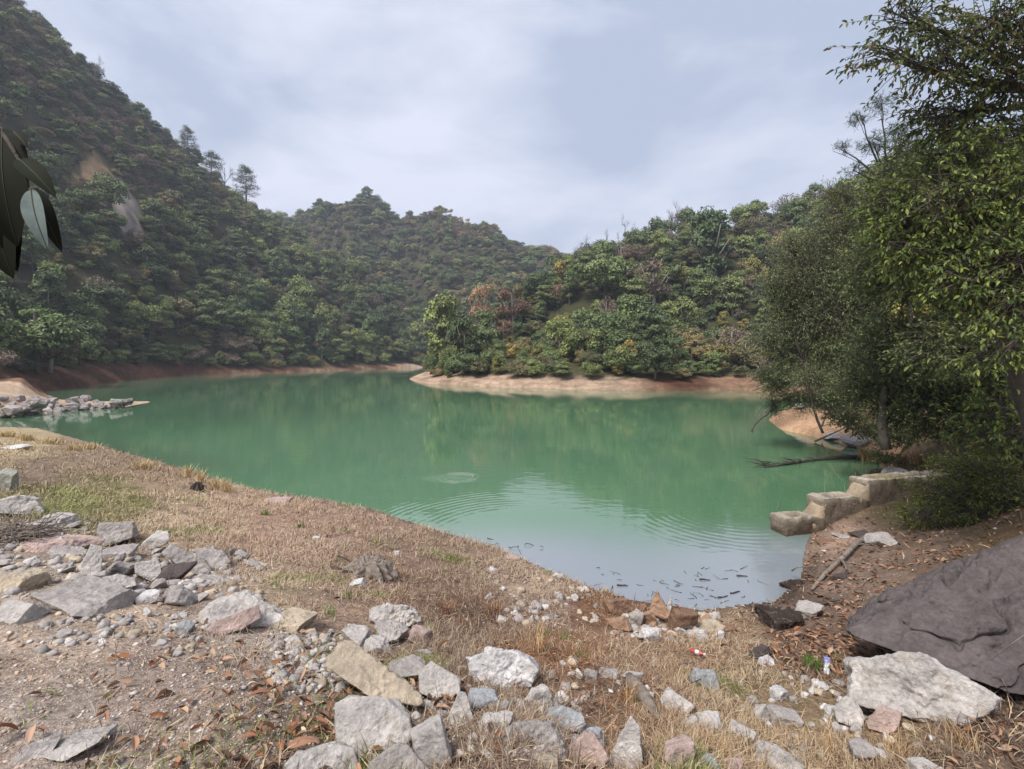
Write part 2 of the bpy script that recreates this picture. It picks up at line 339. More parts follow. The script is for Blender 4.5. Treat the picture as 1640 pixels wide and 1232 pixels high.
# colour zones of the near ground: (u, v, colour, grass amount, gravel amount, leaf litter)
def srgb(r, g, b): return np.array([((c/255+.055)/1.055)**2.4 if c > 10 else c/3294 for c in (r, g, b)])
ZN = [(60, 1150, (168, 150, 136), .02, 1, .25), (250, 1080, (160, 140, 125), .03, 1, .35), (60, 1030, (182, 160, 140), .02, .9, .1), (180, 980, (192, 168, 144), .03, .9, .05), (400, 1150, (156, 136, 120), .05, 1, .6), (480, 1080, (162, 144, 128), .05, 1, .9), (520, 1180, (140, 118, 98), .05, .9, 1.0),
  (30, 920, (184, 166, 148), .05, 1, .05), (250, 930, (130, 112, 98), .05, .8, .1), (60, 870, (150, 132, 116), .05, .6, .1), (400, 1000, (174, 156, 140), .2, .8, .3), (450, 940, (195, 168, 138), .85, .2, .1),
  (30, 710, (205, 182, 140), 1, 0, 0), (150, 735, (170, 145, 118), .8, 0, 0), (260, 765, (178, 150, 122), .9, .05, 0), (70, 760, (150, 128, 108), .5, .1, 0), (100, 800, (140, 138, 84), 1, 0, 0), (190, 800, (152, 146, 88), 1, 0, 0), (60, 785, (140, 130, 85), .8, 0, 0),
  (260, 830, (205, 178, 145), .9, .05, 0), (350, 820, (200, 170, 140), .8, .05, 0), (450, 850, (190, 155, 130), .75, .1, .05), (560, 860, (180, 148, 126), .8, .05, .05), (480, 900, (195, 165, 140), .8, .1, .05), (600, 900, (174, 144, 120), .9, .05, .1), (560, 960, (180, 150, 125), .9, .1, .15), (700, 930, (158, 128, 108), 1, .05, .1),
  (780, 930, (172, 145, 122), .6, .5, .1), (850, 935, (188, 162, 136), .3, 1, .1), (760, 990, (136, 110, 94), 1, .05, .1), (880, 980, (165, 138, 118), .6, .8, .2), (950, 970, (150, 108, 76), .8, .3, .1), (720, 1050, (150, 126, 106), .9, .3, .1), (900, 1040, (160, 115, 80), 1, .2, .1), (1000, 1040, (165, 132, 104), .8, .5, .1), (1100, 1060, (172, 138, 104), .9, .2, .1),
  (960, 1110, (150, 120, 96), 1, .2, .1), (1040, 1160, (168, 132, 98), 1, .1, 0), (1180, 1040, (178, 150, 118), .9, .2, .1), (1200, 1100, (175, 148, 112), .9, .1, .1), (1200, 1200, (185, 155, 115), 1, .05, 0), (1350, 1200, (182, 152, 112), 1, .05, 0), (1550, 1220, (146, 122, 98), 1, .1, .2), (1600, 1180, (112, 94, 80), .5, .3, .8),
  (1290, 1030, (128, 102, 84), .3, .1, 1), (1340, 1000, (126, 102, 86), .1, .1, 1), (1350, 920, (134, 112, 96), .05, .3, 1), (1400, 890, (130, 108, 92), .05, .2, 1), (1480, 870, (122, 100, 82), .15, .1, 1), (1320, 880, (168, 140, 118), 0, .6, .7), (1600, 830, (110, 88, 62), .5, 0, .6), (1500, 820, (95, 90, 55), .5, 0, .3), (1290, 950, (120, 98, 84), .2, .5, .5),
  (700, 1180, (140, 115, 95), .2, .9, .5), (850, 1180, (150, 125, 105), .5, .6, .3), (650, 1130, (132, 105, 86), .2, .8, .6), (1450, 1190, (165, 135, 100), 1, .1, 0)]
ZU = np.array([[z[0], z[1]] for z in ZN], float); ZC = np.array([srgb(*z[2]) for z in ZN]); ZG = np.array([z[3:] for z in ZN], float)
def zone(x, y, z):
    u, v = uv(x, y, z); u = np.clip(u, 0, 1640); v = np.clip(v, 560, 1232)
    c = np.empty((len(x), 3)); g = np.empty((len(x), 3))
    wob = 26*n2(x, y, 1.1, 3, 11.); wob2 = 18*n2(x, y, 1.1, 3, 21.)
    for s in range(0, len(x), 20000):
        e = slice(s, s+20000)
        d = (u[e, None]+wob[e, None]-ZU[:, 0])**2+((v[e, None]+wob2[e, None]*.6-ZU[:, 1])*1.7)**2
        w = 1/(d+300)**2.2; w /= w.sum(1, keepdims=True); c[e] = w@ZC; g[e] = w@ZG
    return c, g
def terrain_colour(x, y, z, d):
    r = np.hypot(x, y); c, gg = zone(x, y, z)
    c = c*(.84-.24*gg[:, :1])  # darker where grass is thick: shade among the blades put into the colour
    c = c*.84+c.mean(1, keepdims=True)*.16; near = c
    n = n2(x, y, .35, 4, 9.)
    red = srgb(124, 98, 80)[None]*(1+.35*n[:, None]); dark = srgb(84, 60, 46)[None]*(1+.3*n[:, None])
    pale = srgb(160, 138, 118)[None]*(1+.2*n[:, None]); wood = srgb(66, 66, 44)[None]*(1+.25*n[:, None])
    bank = red
    u = U0+x/np.maximum(y, 1)*F
    pen = sstep((u-630)/30)*sstep((1060-u)/80)*(r > 45)
    bank = bank*(1-pen[:, None])+pale*pen[:, None]
    dk = sstep((n2(x, y, .16, 3, 31.)+.15+.45*sstep((-x/np.maximum(y, 1)-.40)/.35))/.4)*(1-pen*.85); bank = bank*(1-dk[:, None])+dark*dk[:, None]
    strand = (1+.16*np.sin(z*11+3*n)+.22*n2(x, y, 1.1, 4, 91.))[:, None]; bank = bank*strand
    kf = sstep((d-2.5-1.2*n)/2.2)[:, None]; far = bank*(1-kf)+wood*kf
    prom = ((u > 1190) & (r < 46) & (r > 18))[:, None]; far = np.where(prom & (d[:, None] < 2.2), srgb(158, 128, 102)[None]*(1+.3*n[:, None]), far)
    cs = ((x < -20) & (y < 42) & (y > 26.2))[:, None]; far = np.where(cs, srgb(172, 150, 128)[None]*(1+.2*n[:, None]), far)
    sd = np.sqrt(((x-SCAR[0])/1.0)**2+((y-SCAR[1])/1.0)**2)
    # slanting scar of bare rock and ochre soil on the steep left hillside
    uu, vv = uv(x, y, z); tt = np.clip(((uu-150)*62+(vv-275)*80)/(62**2+80**2), 0, 1); dd = np.hypot(uu-150-62*tt, (vv-275-80*tt))
    s = sstep((27+14*n2(x, y, .3, 4, 71.)-dd)/8)*(r > 85)*(u < 300)
    tk_ = sstep((.30-tt+.15*n)/.25)[:, None]; sc = (srgb(142, 118, 90)[None]*tk_+srgb(130, 121, 114)[None]*(1-tk_))*(1+.5*n2(x, y, .6, 5, 77.)[:, None])
    far = far*(1-s[:, None])+sc*s[:, None]
    k = sstep((r-16)/5)*sstep((y+2)/4); k = np.where((x < -3) & (y < 25.6) & (r < 45), 0, k)[:, None]
    wet = (1-.38*sstep((.55-d)/.5)*(r < 20))[:, None]
    return np.clip(near*(1-k)+far*k, .01, .8)*wet
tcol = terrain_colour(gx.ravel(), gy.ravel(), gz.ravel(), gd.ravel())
ni, nj = gx.shape
I = (np.arange(ni-1)[:, None]*nj+np.arange(nj-1)[None]).ravel()
Fq = np.stack([I, I+1, I+nj+1, I+nj], 1)
M['ground'] = vcol_mat('soil', .95, .1, noise=[(2.5, .72, 1.28), (22, .62, 1.38), (75, .6, 1.4)], bumpd=(26, .9, .035))
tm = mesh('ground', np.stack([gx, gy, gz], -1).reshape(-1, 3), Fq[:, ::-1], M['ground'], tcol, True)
tag(obj('ground', tm), kind='structure')

# ------------------------------------------------------------ water
wr = np.geomspace(3, 420, 260); wa = np.linspace(-75, 75, 300)
wx = np.sin(np.radians(wa))[:, None]*wr[None]; wyy = np.cos(np.radians(wa))[:, None]*wr[None]
wd = sdf(wx.ravel(), wyy.ravel())
wn = n2(wx.ravel(), wyy.ravel(), .06, 3, 2.)[:, None]; rw = np.hypot(wx, wyy).ravel()
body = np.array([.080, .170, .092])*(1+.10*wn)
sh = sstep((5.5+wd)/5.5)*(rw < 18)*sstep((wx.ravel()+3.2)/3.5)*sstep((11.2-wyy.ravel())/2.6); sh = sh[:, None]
wcol = body*(1-sh)+np.array([.22, .245, .27])*sh  # shallow near-shore tint, paled so sky reflection is partly in the colour
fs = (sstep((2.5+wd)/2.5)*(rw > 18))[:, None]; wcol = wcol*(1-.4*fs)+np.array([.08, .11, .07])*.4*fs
Iw = (np.arange(299)[:, None]*260+np.arange(259)[None]).ravel()
def water_mat():
    m, nt, P, N, L = mat_new('green_water')
    a = N('ShaderNodeAttribute'); a.attribute_name = 'Col'; L(a.outputs['Color'], P.inputs['Base Color'])
    P.inputs['Roughness'].default_value = .045; P.inputs['IOR'].default_value = 1.85; P.inputs['Specular IOR Level'].default_value = .5
    tc = N('ShaderNodeTexCoord')
    def math_(op, a, b=None, c=None):
        n = N('ShaderNodeMath'); n.operation = op
        for i, s in enumerate((a, b, c)):
            if s is None: continue
            if hasattr(s, 'is_linked') or hasattr(s, 'links'): L(s, n.inputs[i])
            else: n.inputs[i].default_value = s
        return n.outputs[0]
    def rings(c, lam, r0, r1, soft, dirv=None, cone=None):
        d = N('ShaderNodeVectorMath'); d.operation = 'SUBTRACT'; L(tc.outputs['Object'], d.inputs[0]); d.inputs[1].default_value = (c[0], c[1], 0)
        l = N('ShaderNodeVectorMath'); l.operation = 'LENGTH'; L(d.outputs[0], l.inputs[0]); r = l.outputs['Value']
        nw = N('ShaderNodeTexNoise'); nw.inputs['Scale'].default_value = .9; L(tc.outputs['Object'], nw.inputs[0])
        s = math_('SINE', math_('MULTIPLY_ADD', nw.outputs[0], 3.5 if lam > .18 else 1.5, math_('MULTIPLY', r, 2*math.pi/lam)))
        def mr(v, a, b):
            n = N('ShaderNodeMapRange'); n.interpolation_type = 'SMOOTHSTEP'; n.inputs[1].default_value = a; n.inputs[2].default_value = b; L(v, n.inputs[0]); return n.outputs[0]
        k = math_('MULTIPLY', mr(r, r0-soft, r0+soft), math_('SUBTRACT', 1.0, mr(r, r1-soft, r1+soft)))
        if dirv:
            nn = N('ShaderNodeVectorMath'); nn.operation = 'NORMALIZE'; L(d.outputs[0], nn.inputs[0])
            dt = N('ShaderNodeVectorMath'); dt.operation = 'DOT_PRODUCT'; L(nn.outputs[0], dt.inputs[0]); q = np.array(dirv); q = q/np.linalg.norm(q); dt.inputs[1].default_value = (q[0], q[1], 0)
            k = math_('MULTIPLY', k, mr(dt.outputs['Value'], cone-.25, cone+.1))
        nb = N('ShaderNodeTexNoise'); nb.inputs['Scale'].default_value = 1.3; nb.inputs['Detail'].default_value = 2; L(tc.outputs['Object'], nb.inputs[0])
        nm = N('ShaderNodeMapRange'); nm.inputs[1].default_value = .38; nm.inputs[2].default_value = .62; nm.inputs[3].default_value = .15; nm.inputs[4].default_value = 1.25; L(nb.outputs[0], nm.inputs[0])
        return math_('MULTIPLY', math_('MULTIPLY', s, nm.outputs[0]), k)
    c1 = wp(733, 765); h = rings(c1, .17, .36, .62, .10)
    c2 = wp(845, 862); g2 = rings(c2, .19, 1.9, 3.6, .7, (-.75, .8), .86)
    c3 = wp(1165, 820); g3 = rings(c3, .20, 1.1, 2.7, .6, (-.55, -.85), .72)
    mp = N('ShaderNodeMapping'); mp.inputs['Scale'].default_value = (1, 2.4, 1); L(tc.outputs['Object'], mp.inputs[0])
    n1 = N('ShaderNodeTexNoise'); n1.inputs['Scale'].default_value = 1.6; n1.inputs['Detail'].default_value = 3; L(mp.outputs[0], n1.inputs[0])
    n2_ = N('ShaderNodeTexNoise'); n2_.inputs['Scale'].default_value = .12; n2_.inputs['Detail'].default_value = 2; L(tc.outputs['Object'], n2_.inputs[0])
    mr = N('ShaderNodeMapRange'); mr.inputs[1].default_value = .4; mr.inputs[2].default_value = .65; mr.inputs[3].default_value = .15; mr.inputs[4].default_value = 1; L(n2_.outputs[0], mr.inputs[0])
    tot = math_('MULTIPLY', math_('MULTIPLY', n1.outputs[0], mr.outputs[0]), .006)
    tot = math_('MULTIPLY_ADD', h, .011, tot); tot = math_('MULTIPLY_ADD', g2, .0011, tot); tot = math_('MULTIPLY_ADD', g3, .0010, tot)
    # disturbed patch round the splash
    dd = N('ShaderNodeVectorMath'); dd.operation = 'DISTANCE'; mq = N('ShaderNodeMapping'); mq.inputs['Scale'].default_value = (.62, 1, 1); L(tc.outputs['Object'], mq.inputs[0]); L(mq.outputs[0], dd.inputs[0]); dd.inputs[1].default_value = ((c1[0]-.25)*.62, c1[1], 0)
    mk = N('ShaderNodeMapRange'); mk.interpolation_type = 'SMOOTHSTEP'; mk.inputs[1].default_value = .75; mk.inputs[2].default_value = .15; L(dd.outputs['Value'], mk.inputs[0])
    nq = N('ShaderNodeTexNoise'); nq.inputs['Scale'].default_value = 7; nq.inputs['Detail'].default_value = 2; L(mp.outputs[0], nq.inputs[0])
    tot = math_('MULTIPLY_ADD', math_('MULTIPLY', nq.outputs[0], mk.outputs[0]), .010, tot)
    b = N('ShaderNodeBump'); b.inputs['Strength'].default_value = 1; b.inputs['Distance'].default_value = 1; L(tot, b.inputs['Height']); L(b.outputs[0], P.inputs['Normal'])
    return m
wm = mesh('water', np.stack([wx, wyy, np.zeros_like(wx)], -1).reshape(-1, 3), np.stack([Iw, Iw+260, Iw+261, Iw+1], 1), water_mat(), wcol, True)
tag(obj('water', wm), kind='structure')

# ------------------------------------------------------------ tree prototypes (unit size: crown radius about 1)
def quads_at(C, Nn, size, asp=1.0):
    k = len(C); Nn = Nn/(np.linalg.norm(Nn, axis=1, keepdims=True)+1e-9)
    t = rng.normal(size=(k, 3)); a = np.cross(Nn, t); a /= np.linalg.norm(a, axis=1, keepdims=True)+1e-9; b = np.cross(Nn, a)
    s = np.broadcast_to(size, (k,))[:, None]; a = a*s; b = b*s*asp
    V = np.stack([C-a, C-b*.8+Nn*s*.15, C+a, C+b*.8+Nn*s*.15], 1).reshape(-1, 3)
    return V, np.arange(4*k).reshape(-1, 4)
def crown_proto(seed, mat, nl=19, rx=.62, rz=.6, cz=.92, lr=(.28, .46), n=4400, ls=(.034, .06), layered=False):
    r = np.random.default_rng(seed)
    dirs = r.normal(size=(nl, 3)); dirs /= np.linalg.norm(dirs, axis=1, keepdims=True); dirs[:, 2] = dirs[:, 2]*.8+.15
    c = dirs*np.array([rx, rx, rz])*r.uniform(.55, 1.1, (nl, 1)) + [0, 0, cz]
    R_ = r.uniform(*lr, nl); fl = .45 if layered else .8
    k = r.integers(0, nl, n); d = r.normal(size=(n, 3)); d /= np.linalg.norm(d, axis=1, keepdims=True)
    d[:, 2] = np.where(d[:, 2] < -.2, -d[:, 2]*.6, d[:, 2])
    rad = R_[k, None]*(1-r.random((n, 1))**2*.45)*(1+.16*vnoise(d*3+k[:, None]*7.7)[:, None])
    P = c[k]+d*rad*np.array([1, 1, fl]); P[:, 2] = np.maximum((P[:, 2]-cz)*1.12+cz*.80, .03)
    nn = d+r.normal(size=(n, 3))*.55; nn[:, 2] += .35
    V, Q = quads_at(P, nn, r.uniform(*ls, n), .75)
    cl = .5+.30*vnoise(P*3.2+seed)+.22*r.normal(size=n)
    return mesh('crown', V, Q, mat, rnd=np.clip(cl, 0, 1))
def twig_tree(seed, depth=4, spread=.55, up=.5, h=1.9, r0=.035, kids=4, tuft=None):
    r = np.random.default_rng(seed); g = Geo(); tips = []
    def br(p, d, L_, rad, lev):
        n = 4; pts = [p]
        for i in range(n):
            d = d+r.normal(size=3)*.14+np.array([0, 0, .05*up]); d /= np.linalg.norm(d); p = p+d*L_/n; pts.append(p)
        g.tube(pts, np.linspace(rad, rad*.45, n+1), 5 if lev < 2 else 3)
        if lev >= depth: tips.append(p); return
        for q in range(kids+(lev > 1)):
            t = r.uniform(.35, 1.0); b = pts[min(int(t*n), n)]
            e = r.normal(size=3); e -= d*(e@d); e /= np.linalg.norm(e)+1e-9
            nd = d*(1-spread)+e*spread+np.array([0, 0, up*.25]); nd /= np.linalg.norm(nd)
            br(b, nd, L_*r.uniform(.42, .68), rad*.5, lev+1)
    br(np.array([0, 0, -.1]), np.array([0, 0, 1.]), h*.62, r0, 0)
    return g, np.array(tips)
def pine_proto(seed):
    r = np.random.default_rng(seed); Ps = []; Ns = []; g = Geo()
    lean = r.normal(size=2)*.08
    g.tube([[0, 0, -.1], [lean[0]*.5, lean[1]*.5, 1.1], [lean[0], lean[1], 2.3]], [.05, .035, .012], 6)
    for i in range(13):
        z = .8+1.5*(i/12)**.9; L_ = (.85-.6*(i/12))*r.uniform(.6, 1.15); a = r.uniform(0, 6.28)
        for q in range(2):
            a += r.uniform(1.6, 4.2); d = np.array([math.cos(a), math.sin(a), .12+.1*r.random()])
            b = np.array([lean[0]*z/2.3, lean[1]*z/2.3, z]); e = b+d*L_
            g.tube([b, (b+e)/2+[0, 0, .03], e], [.016, .01, .004], 4)
            for t in np.linspace(.45, 1.05, 5):
                m = 48; c = b+d*L_*t+r.normal(size=3)*.05
                P = c+r.normal(size=(m, 3))*np.array([.10, .10, .035]); Ps.append(P); Ns.append(r.normal(size=(m, 3))*.6+[0, 0, 1])
    P = np.concatenate(Ps); V, Q = quads_at(P, np.concatenate(Ns), r.uniform(.02, .042, len(P)), .45)
    return mesh('crown', V, Q, M['pine'], rnd=np.clip(.5+.3*r.normal(size=len(P)), 0, 1)), g.build('trunk', M['bark'])
def trunk_proto(seed, mat):
    r = np.random.default_rng(seed); g = Geo()
    b = r.normal(size=2)*.06
    g.tube([[0, 0, -.25], [b[0], b[1], .4], [b[0]*.5, b[1]*1.6, .85], [0, 0, 1.25]], [.075, .055, .04, .015], 7)
    for i in range(6):
        a = i*1.05+r.uniform(-.3, .3); z = r.uniform(.4, .8); e = np.array([math.cos(a)*.55, math.sin(a)*.55, z+r.uniform(.25, .6)])
        g.tube([[b[0]*.8, b[1], z], [e[0]*.5, e[1]*.5, z+.12], e], [.03, .02, .007], 5)
    return g.build('trunk', mat)
PR = {}   # kind -> list of (crown mesh, trunk mesh)
tks = [trunk_proto(k, M['bark']) for k in range(3)]+[trunk_proto(9, M['barkpale'])]
PR['dark'] = [(crown_proto(1, M['dark']), tks[0]), (crown_proto(2, M['dark'], 22, .66, .42, .9), tks[1]), (crown_proto(3, M['dark'], 14, .55, .65, 1.1, layered=True), tks[2])]
PR['mid'] = [(crown_proto(4, M['mid'], 18), tks[1]), (crown_proto(5, M['mid'], 24, .7, .45, .9, (.22, .36), layered=True), tks[0]), (crown_proto(6, M['mid'], 13, .5, .7, 1.1), tks[2])]
PR['olive'] = [(crown_proto(7, M['olive'], 19, .62, .48), tks[3]), (crown_proto(8, M['olive'], 24, .68, .5, .95, (.2, .32), 3000), tks[0])]
PR['mid'].append((crown_proto(15, M['mid'], 20, .38, .95, 1.15, (.2, .34)), tks[3])); PR['dark'].append((crown_proto(16, M['dark'], 26, .5, .8, 1.05, (.16, .30)), tks[3])); PR['olive'].append((crown_proto(17, M['olive'], 30, .75, .4, .85, (.14, .26), 4000, (.026, .048)), tks[2]))
PR['lime'] = [(crown_proto(9, M['lime'], 16, .5, .6, 1.0, (.22, .36), 2600), tks[3])]
PR['grey'] = [(crown_proto(10, M['grey'], 22, .62, .55, 1.0, (.2, .34), 2300, (.026, .045)), tks[3]), (crown_proto(11, M['grey'], 20, .7, .45, .95, (.22, .34), 2000, (.026, .045)), tks[1])]
PR['rust'] = [(crown_proto(12, M['rust'], 20, .5, .62, 1.05, (.18, .3), 2000, (.026, .045)), tks[3])]
PR['pine'] = [pine_proto(20), pine_proto(21)]
PR['bamboo'] = [(crown_proto(14, M['bamboo'], 14, .35, .9, 1.2, (.2, .32), 2400, (.025, .05)), tks[1])]
bare = []
for sd in (31, 32, 33):
    g, tp = twig_tree(sd, 4, .5, .7, 2.4, .04, 4); bm_ = g.build('branches', M['twig'])
    gt = Geo(); gt.tube([[0, 0, -.3], [0.01, 0, .3], [0, 0, .7]], [.055, .046, .038], 7); bare.append((bm_, gt.build('trunk', M['twig'])))
PR['bare'] = bare

NAMES = {'dark': 'broadleaf_tree', 'mid': 'broadleaf_tree', 'olive': 'broadleaf_tree', 'lime': 'young_tree', 'grey': 'thin_leaved_tree', 'rust': 'russet_tree', 'pine': 'pine_tree', 'bamboo': 'bamboo_clump', 'bare': 'bare_tree'}
LOOK = {'dark': 'dark green bushy tree', 'mid': 'mid green leafy tree', 'olive': 'olive green round tree', 'lime': 'yellow green young tree', 'grey': 'thin grey brown tree', 'rust': 'russet brown tree', 'pine': 'dark layered pine', 'bamboo': 'pale feathery bamboo clump', 'bare': 'leafless grey tree'}
ntree = 0
def put_tree(kind, x, y, s, label, group=None, sz=1.0, z=None, var=None):
    global ntree; ntree += 1
    pr = PR[kind][(var if var is not None else ntree) % len(PR[kind])]
    t = thing(NAMES[kind], label, 'tree', (x, y, (z1(x, y) if z is None else z)-.1), group)
    t.scale = (s, s, s*sz); t.rotation_euler = (random.uniform(-.06, .06), random.uniform(-.06, .06), random.uniform(0, 6.28))
    obj('branches' if kind == 'bare' else 'crown', pr[0], t); obj('trunk', pr[1], t); return t
def at(u, v, Y):           # x, y and the tree height that reaches pixel v at depth Y
    p = wy(u, v, Y); return p[0], p[1], p[2]
def tree_px(kind, u, vtop, Y, label, wpx, group=None, var=None, full=2.0):
    hk = {'pine': 2.35, 'bare': 2.2, 'bamboo': 2.2}.get(kind, 1.75); best = None
    for q in np.linspace(.72, 1.3, 59):      # stand it at the distance where its top reaches that height
        x, y, zt = at(u, vtop, Y*q); e = abs((zt-z1(x, y))-wpx/F*Y*q/1.9*hk*1.15)+abs(q-1)*3
        if best is None or e < best[0]: best = (e, q)
    Y = Y*best[1]; x, y, zt = at(u, vtop, Y); g = z1(x, y); h = max(zt-g, 2.0); s = wpx/F*Y/2/.95
    return put_tree(kind, x, y, s, label, group, sz=min(max(h/(s*hk), .6), 2.2), var=var)

# named hillside trees
HERO = [('rust', 768, 432, 88, 66, 'russet brown tree at the left end of the peninsula wood, left of its twin'),
  ('rust', 822, 446, 82, 84, 'russet brown spreading tree on a forked trunk, mid peninsula'),
  ('rust', 893, 444, 80, 44, 'small orange brown tree, brightest of the russet trees on the peninsula'),
  ('rust', 808, 500, 68, 46, 'low rusty brown tree beneath the forked russet tree'),
  ('rust', 738, 364, 232, 24, 'reddish tree high on the distant hill, left of a paler red one'),
  ('rust', 765, 366, 236, 26, 'pale reddish tree high on the distant hill, right of the redder one'),
  ('mid', 708, 474, 78, 100, 'bright green conical tree at the tip of the peninsula wood'),
  ('lime', 742, 500, 64, 54, 'slender yellow green tree with pale stems above the pale shore'),
  ('mid', 970, 380, 100, 96, 'broad layered green tree on the crest of the right hill'),
  ('grey', 1045, 392, 94, 100, 'wide purplish brown tree beside the layered green crest tree'),
  ('mid', 1140, 338, 108, 110, 'big rounded green tree on the right crest under the bare tree'),
  ('rust', 1080, 368, 92, 16, 'tiny orange tree top on the crest of the right hill'),
  ('grey', 1020, 464, 66, 40, 'pale grey stemmed tree half way up the right wood'),
  ('lime', 1005, 538, 60, 50, 'low yellow leaved tree beside the pale grey stemmed tree'),
  ('lime', 1150, 545, 60, 52, 'yellow green low tree near the right end of the far shore'),
  ('bare', 1072, 308, 120, 46, 'tall leafless tree standing against the sky on the right crest'),
  ('bare', 1000, 343, 122, 34, 'grey leafless tree on the skyline left of the tallest bare one'),
  ('bare', 960, 358, 124, 34, 'wispy leafless tree on the skyline above the layered green tree'),
  ('bare', 925, 362, 124, 46, 'leftmost leafless tree on the crest of the right hill'),
  ('pine', 302, 205, 160, 40, 'dark pine on the left ridge, tallest of its group against the sky'),
  ('pine', 338, 245, 166, 46, 'spreading pine on the left ridge just right of the tallest pine'),
  ('pine', 395, 268, 180, 52, 'lowest pine at the right end of the left ridge line'),
  ('grey', 222, 155, 152, 30, 'lone thin tree on the upper left ridge in front of pale sky'),
  ('bare', 150, 80, 140, 30, 'highest wispy tree on the left ridge near the top of the photo'),
  ('bare', 360, 240, 172, 40, 'wispy thin tree between the ridge pines on the left'),
  ('grey', 280, 440, 100, 34, 'pale greyish blossomy tree in the middle of the left slope'),
  ('lime', 355, 420, 118, 28, 'small yellow green tree on the middle of the left slope'),
  ('lime', 265, 250, 130, 24, 'small yellow green tree above the bare scar on the left hill'),
  ('mid', 60, 460, 56, 130, 'wide green tree at the left edge above the stone causeway'),
  ('grey', 80, 500, 50, 90, 'thin grey shrub tree at the left behind the causeway')]
hero_xy = []
for k, u, v, Y, w, lab in HERO:
    t = tree_px(k, u, v, Y, lab, w); hero_xy.append((t.location.x, t.location.y, w/F*Y*.42))
hero_xy = np.array(hero_xy)

# forest over the hills
pts = []
def grid_pts(x0, x1, y0, y1, s):
    X, Y = np.meshgrid(np.arange(x0, x1, s), np.arange(y0, y1, s)); X = X.ravel()+rng.uniform(-.42, .42, X.size)*s; Y = Y.ravel()+rng.uniform(-.42, .42, Y.size)*s
    return X, Y
def forest_filter(X, Y, dmin, hk=.85):
    r = np.hypot(X, Y); a = np.degrees(np.arctan2(X, Y)); d = zat(X, Y, gd); z = zat(X, Y)
    ok = (d > dmin+.5*(X < -.42*Y)) & (np.abs(a) < 68) & (r > 24)
    ok &= ~((X < -8) & (Y < 47) & (X > -47))
    u, v = uv(X, Y, z); tt = np.clip(((u-150)*62+(v-275)*80)/(62**2+80**2), 0, 1); dd = np.hypot(u-150-62*tt, v-275-80*tt)
    ok &= ~((dd < 24) & (r > 85) & (u < 300))
    ok &= ~((X > 10) & (r < 34) & (d < 4.5))
    # horizon test against the ground
    ta = (gz+1.0-H)/RR[None]; cm = np.maximum.accumulate(ta, 1)
    top = (z+8-H)/r; back = zat(X*.96, Y*.96, cm)
    ok &= top > back-.02
    dm = np.min(np.hypot(X[:, None]-hero_xy[:, 0], Y[:, None]-hero_xy[:, 1])/hero_xy[:, 2], axis=1); ok &= dm > hk
    return X[ok], Y[ok], z[ok], d[ok], u[ok], v[ok]
def kind_for(u, v, r, q):
    if r > 205 and u > 425:                      # far hill
        if v < 400 and u > 690 and u < 900 and q < .45 and v < 380: return 'bamboo'
        w = [('dark', .16), ('mid', .30), ('olive', .30), ('grey', .22), ('bamboo', .02)]
    elif u < 690 and r > 55 and x_left(u): 
        if v < 330: w = [('dark', .24), ('mid', .14), ('olive', .2), ('grey', .38), ('lime', .01), ('pine', .03)]
        else: w = [('dark', .46), ('mid', .26), ('olive', .13), ('grey', .13), ('lime', .02)]
    elif u > 1150 and v < 420: w = [('grey', .42), ('olive', .3), ('dark', .1), ('mid', .18)]
    else: w = [('dark', .34), ('mid', .28), ('olive', .22), ('grey', .09), ('lime', .07)]
    c = 0
    for k, p in w:
        c += p
        if q < c: return k
    return w[0][0]
def x_left(u): return True
HB = [(HERO[i][1], HERO[i][2], HERO[i][4], math.hypot(hero_xy[i][0], hero_xy[i][1])) for i in range(len(HERO)) if HERO[i][0] == 'rust' and HERO[i][2] > 420]
def covers(X, Y, z, s, u):
    vt = VH+(H-(z+1.75*s))/Y*F; w = s/Y*F
    return any(abs(u-a) < (b_+w)*.5 and vt < v0+.6*b_ and Y > 62 and math.hypot(X, Y) < r0-.5 for a, v0, b_, r0 in HB)
cand = []
for X, Y, sp, dm in [(*grid_pts(-150, 160, 22, 125, 3.7), 3.9, 2.1), (*grid_pts(-230, 190, 125, 330, 5.2), 5.6, 3.0), (*grid_pts(-190, -30, 95, 180, 5.0), 4.7, 3)]:
    X, Y, z, d, u, v = forest_filter(X, Y, dm); q = rng.random(len(X))
    for i in range(len(X)):
        r = math.hypot(X[i], Y[i]); k = kind_for(u[i], v[i], r, q[i])
        s = sp*(.46+.62*rng.random()**1.6)*(1.05 if k in ('dark', 'mid') else .85)
        if d[i] < 5: s = min(s*.8, 2.4)
        if k == 'bamboo': s *= .8
        if v[i] < 330 and u[i] < 420: s *= .72
        if covers(X[i], Y[i], z[i], s, u[i]): continue
        cand.append((X[i], Y[i], z[i], s, k, u[i], v[i], r, d[i]))
size = np.array([c[3]/c[7] for c in cand])
# the ones that show largest and stand inside the frame become individual trees
infr = np.array([(-30 < c[5] < 1250) and c[6] < 640 and c[6] > 0 for c in cand])
order = np.argsort(-size*infr)[:255]; indiv = set(order.tolist())
def region(u, v, r, d):
    if r > 205 and u > 425: return 'on the distant hill'
    if r > 150 and u < 700: return 'far back on the left shore wood'
    if u < 690 and r > 30 and not (u > 640 and r < 95):
        if v > 560: return 'at the foot of the left slope near the water' if u > 250 else 'above the far left bank behind the causeway'
        return 'on the lower left slope' if v > 450 else 'high on the left slope'
    if u > 1190: return 'on the slope behind the near right thicket'
    if d < 7: return 'in the front row above the pale shore of the peninsula' if u < 1000 else 'in the front row along the right part of the far shore'
    return 'in the middle of the peninsula wood' if v > 480 else 'high on the right hill below its crest'
ORD = ['', 'second ', 'third ', 'fourth ', 'fifth ', 'sixth ', 'seventh ', 'eighth ', 'ninth ', 'tenth ']
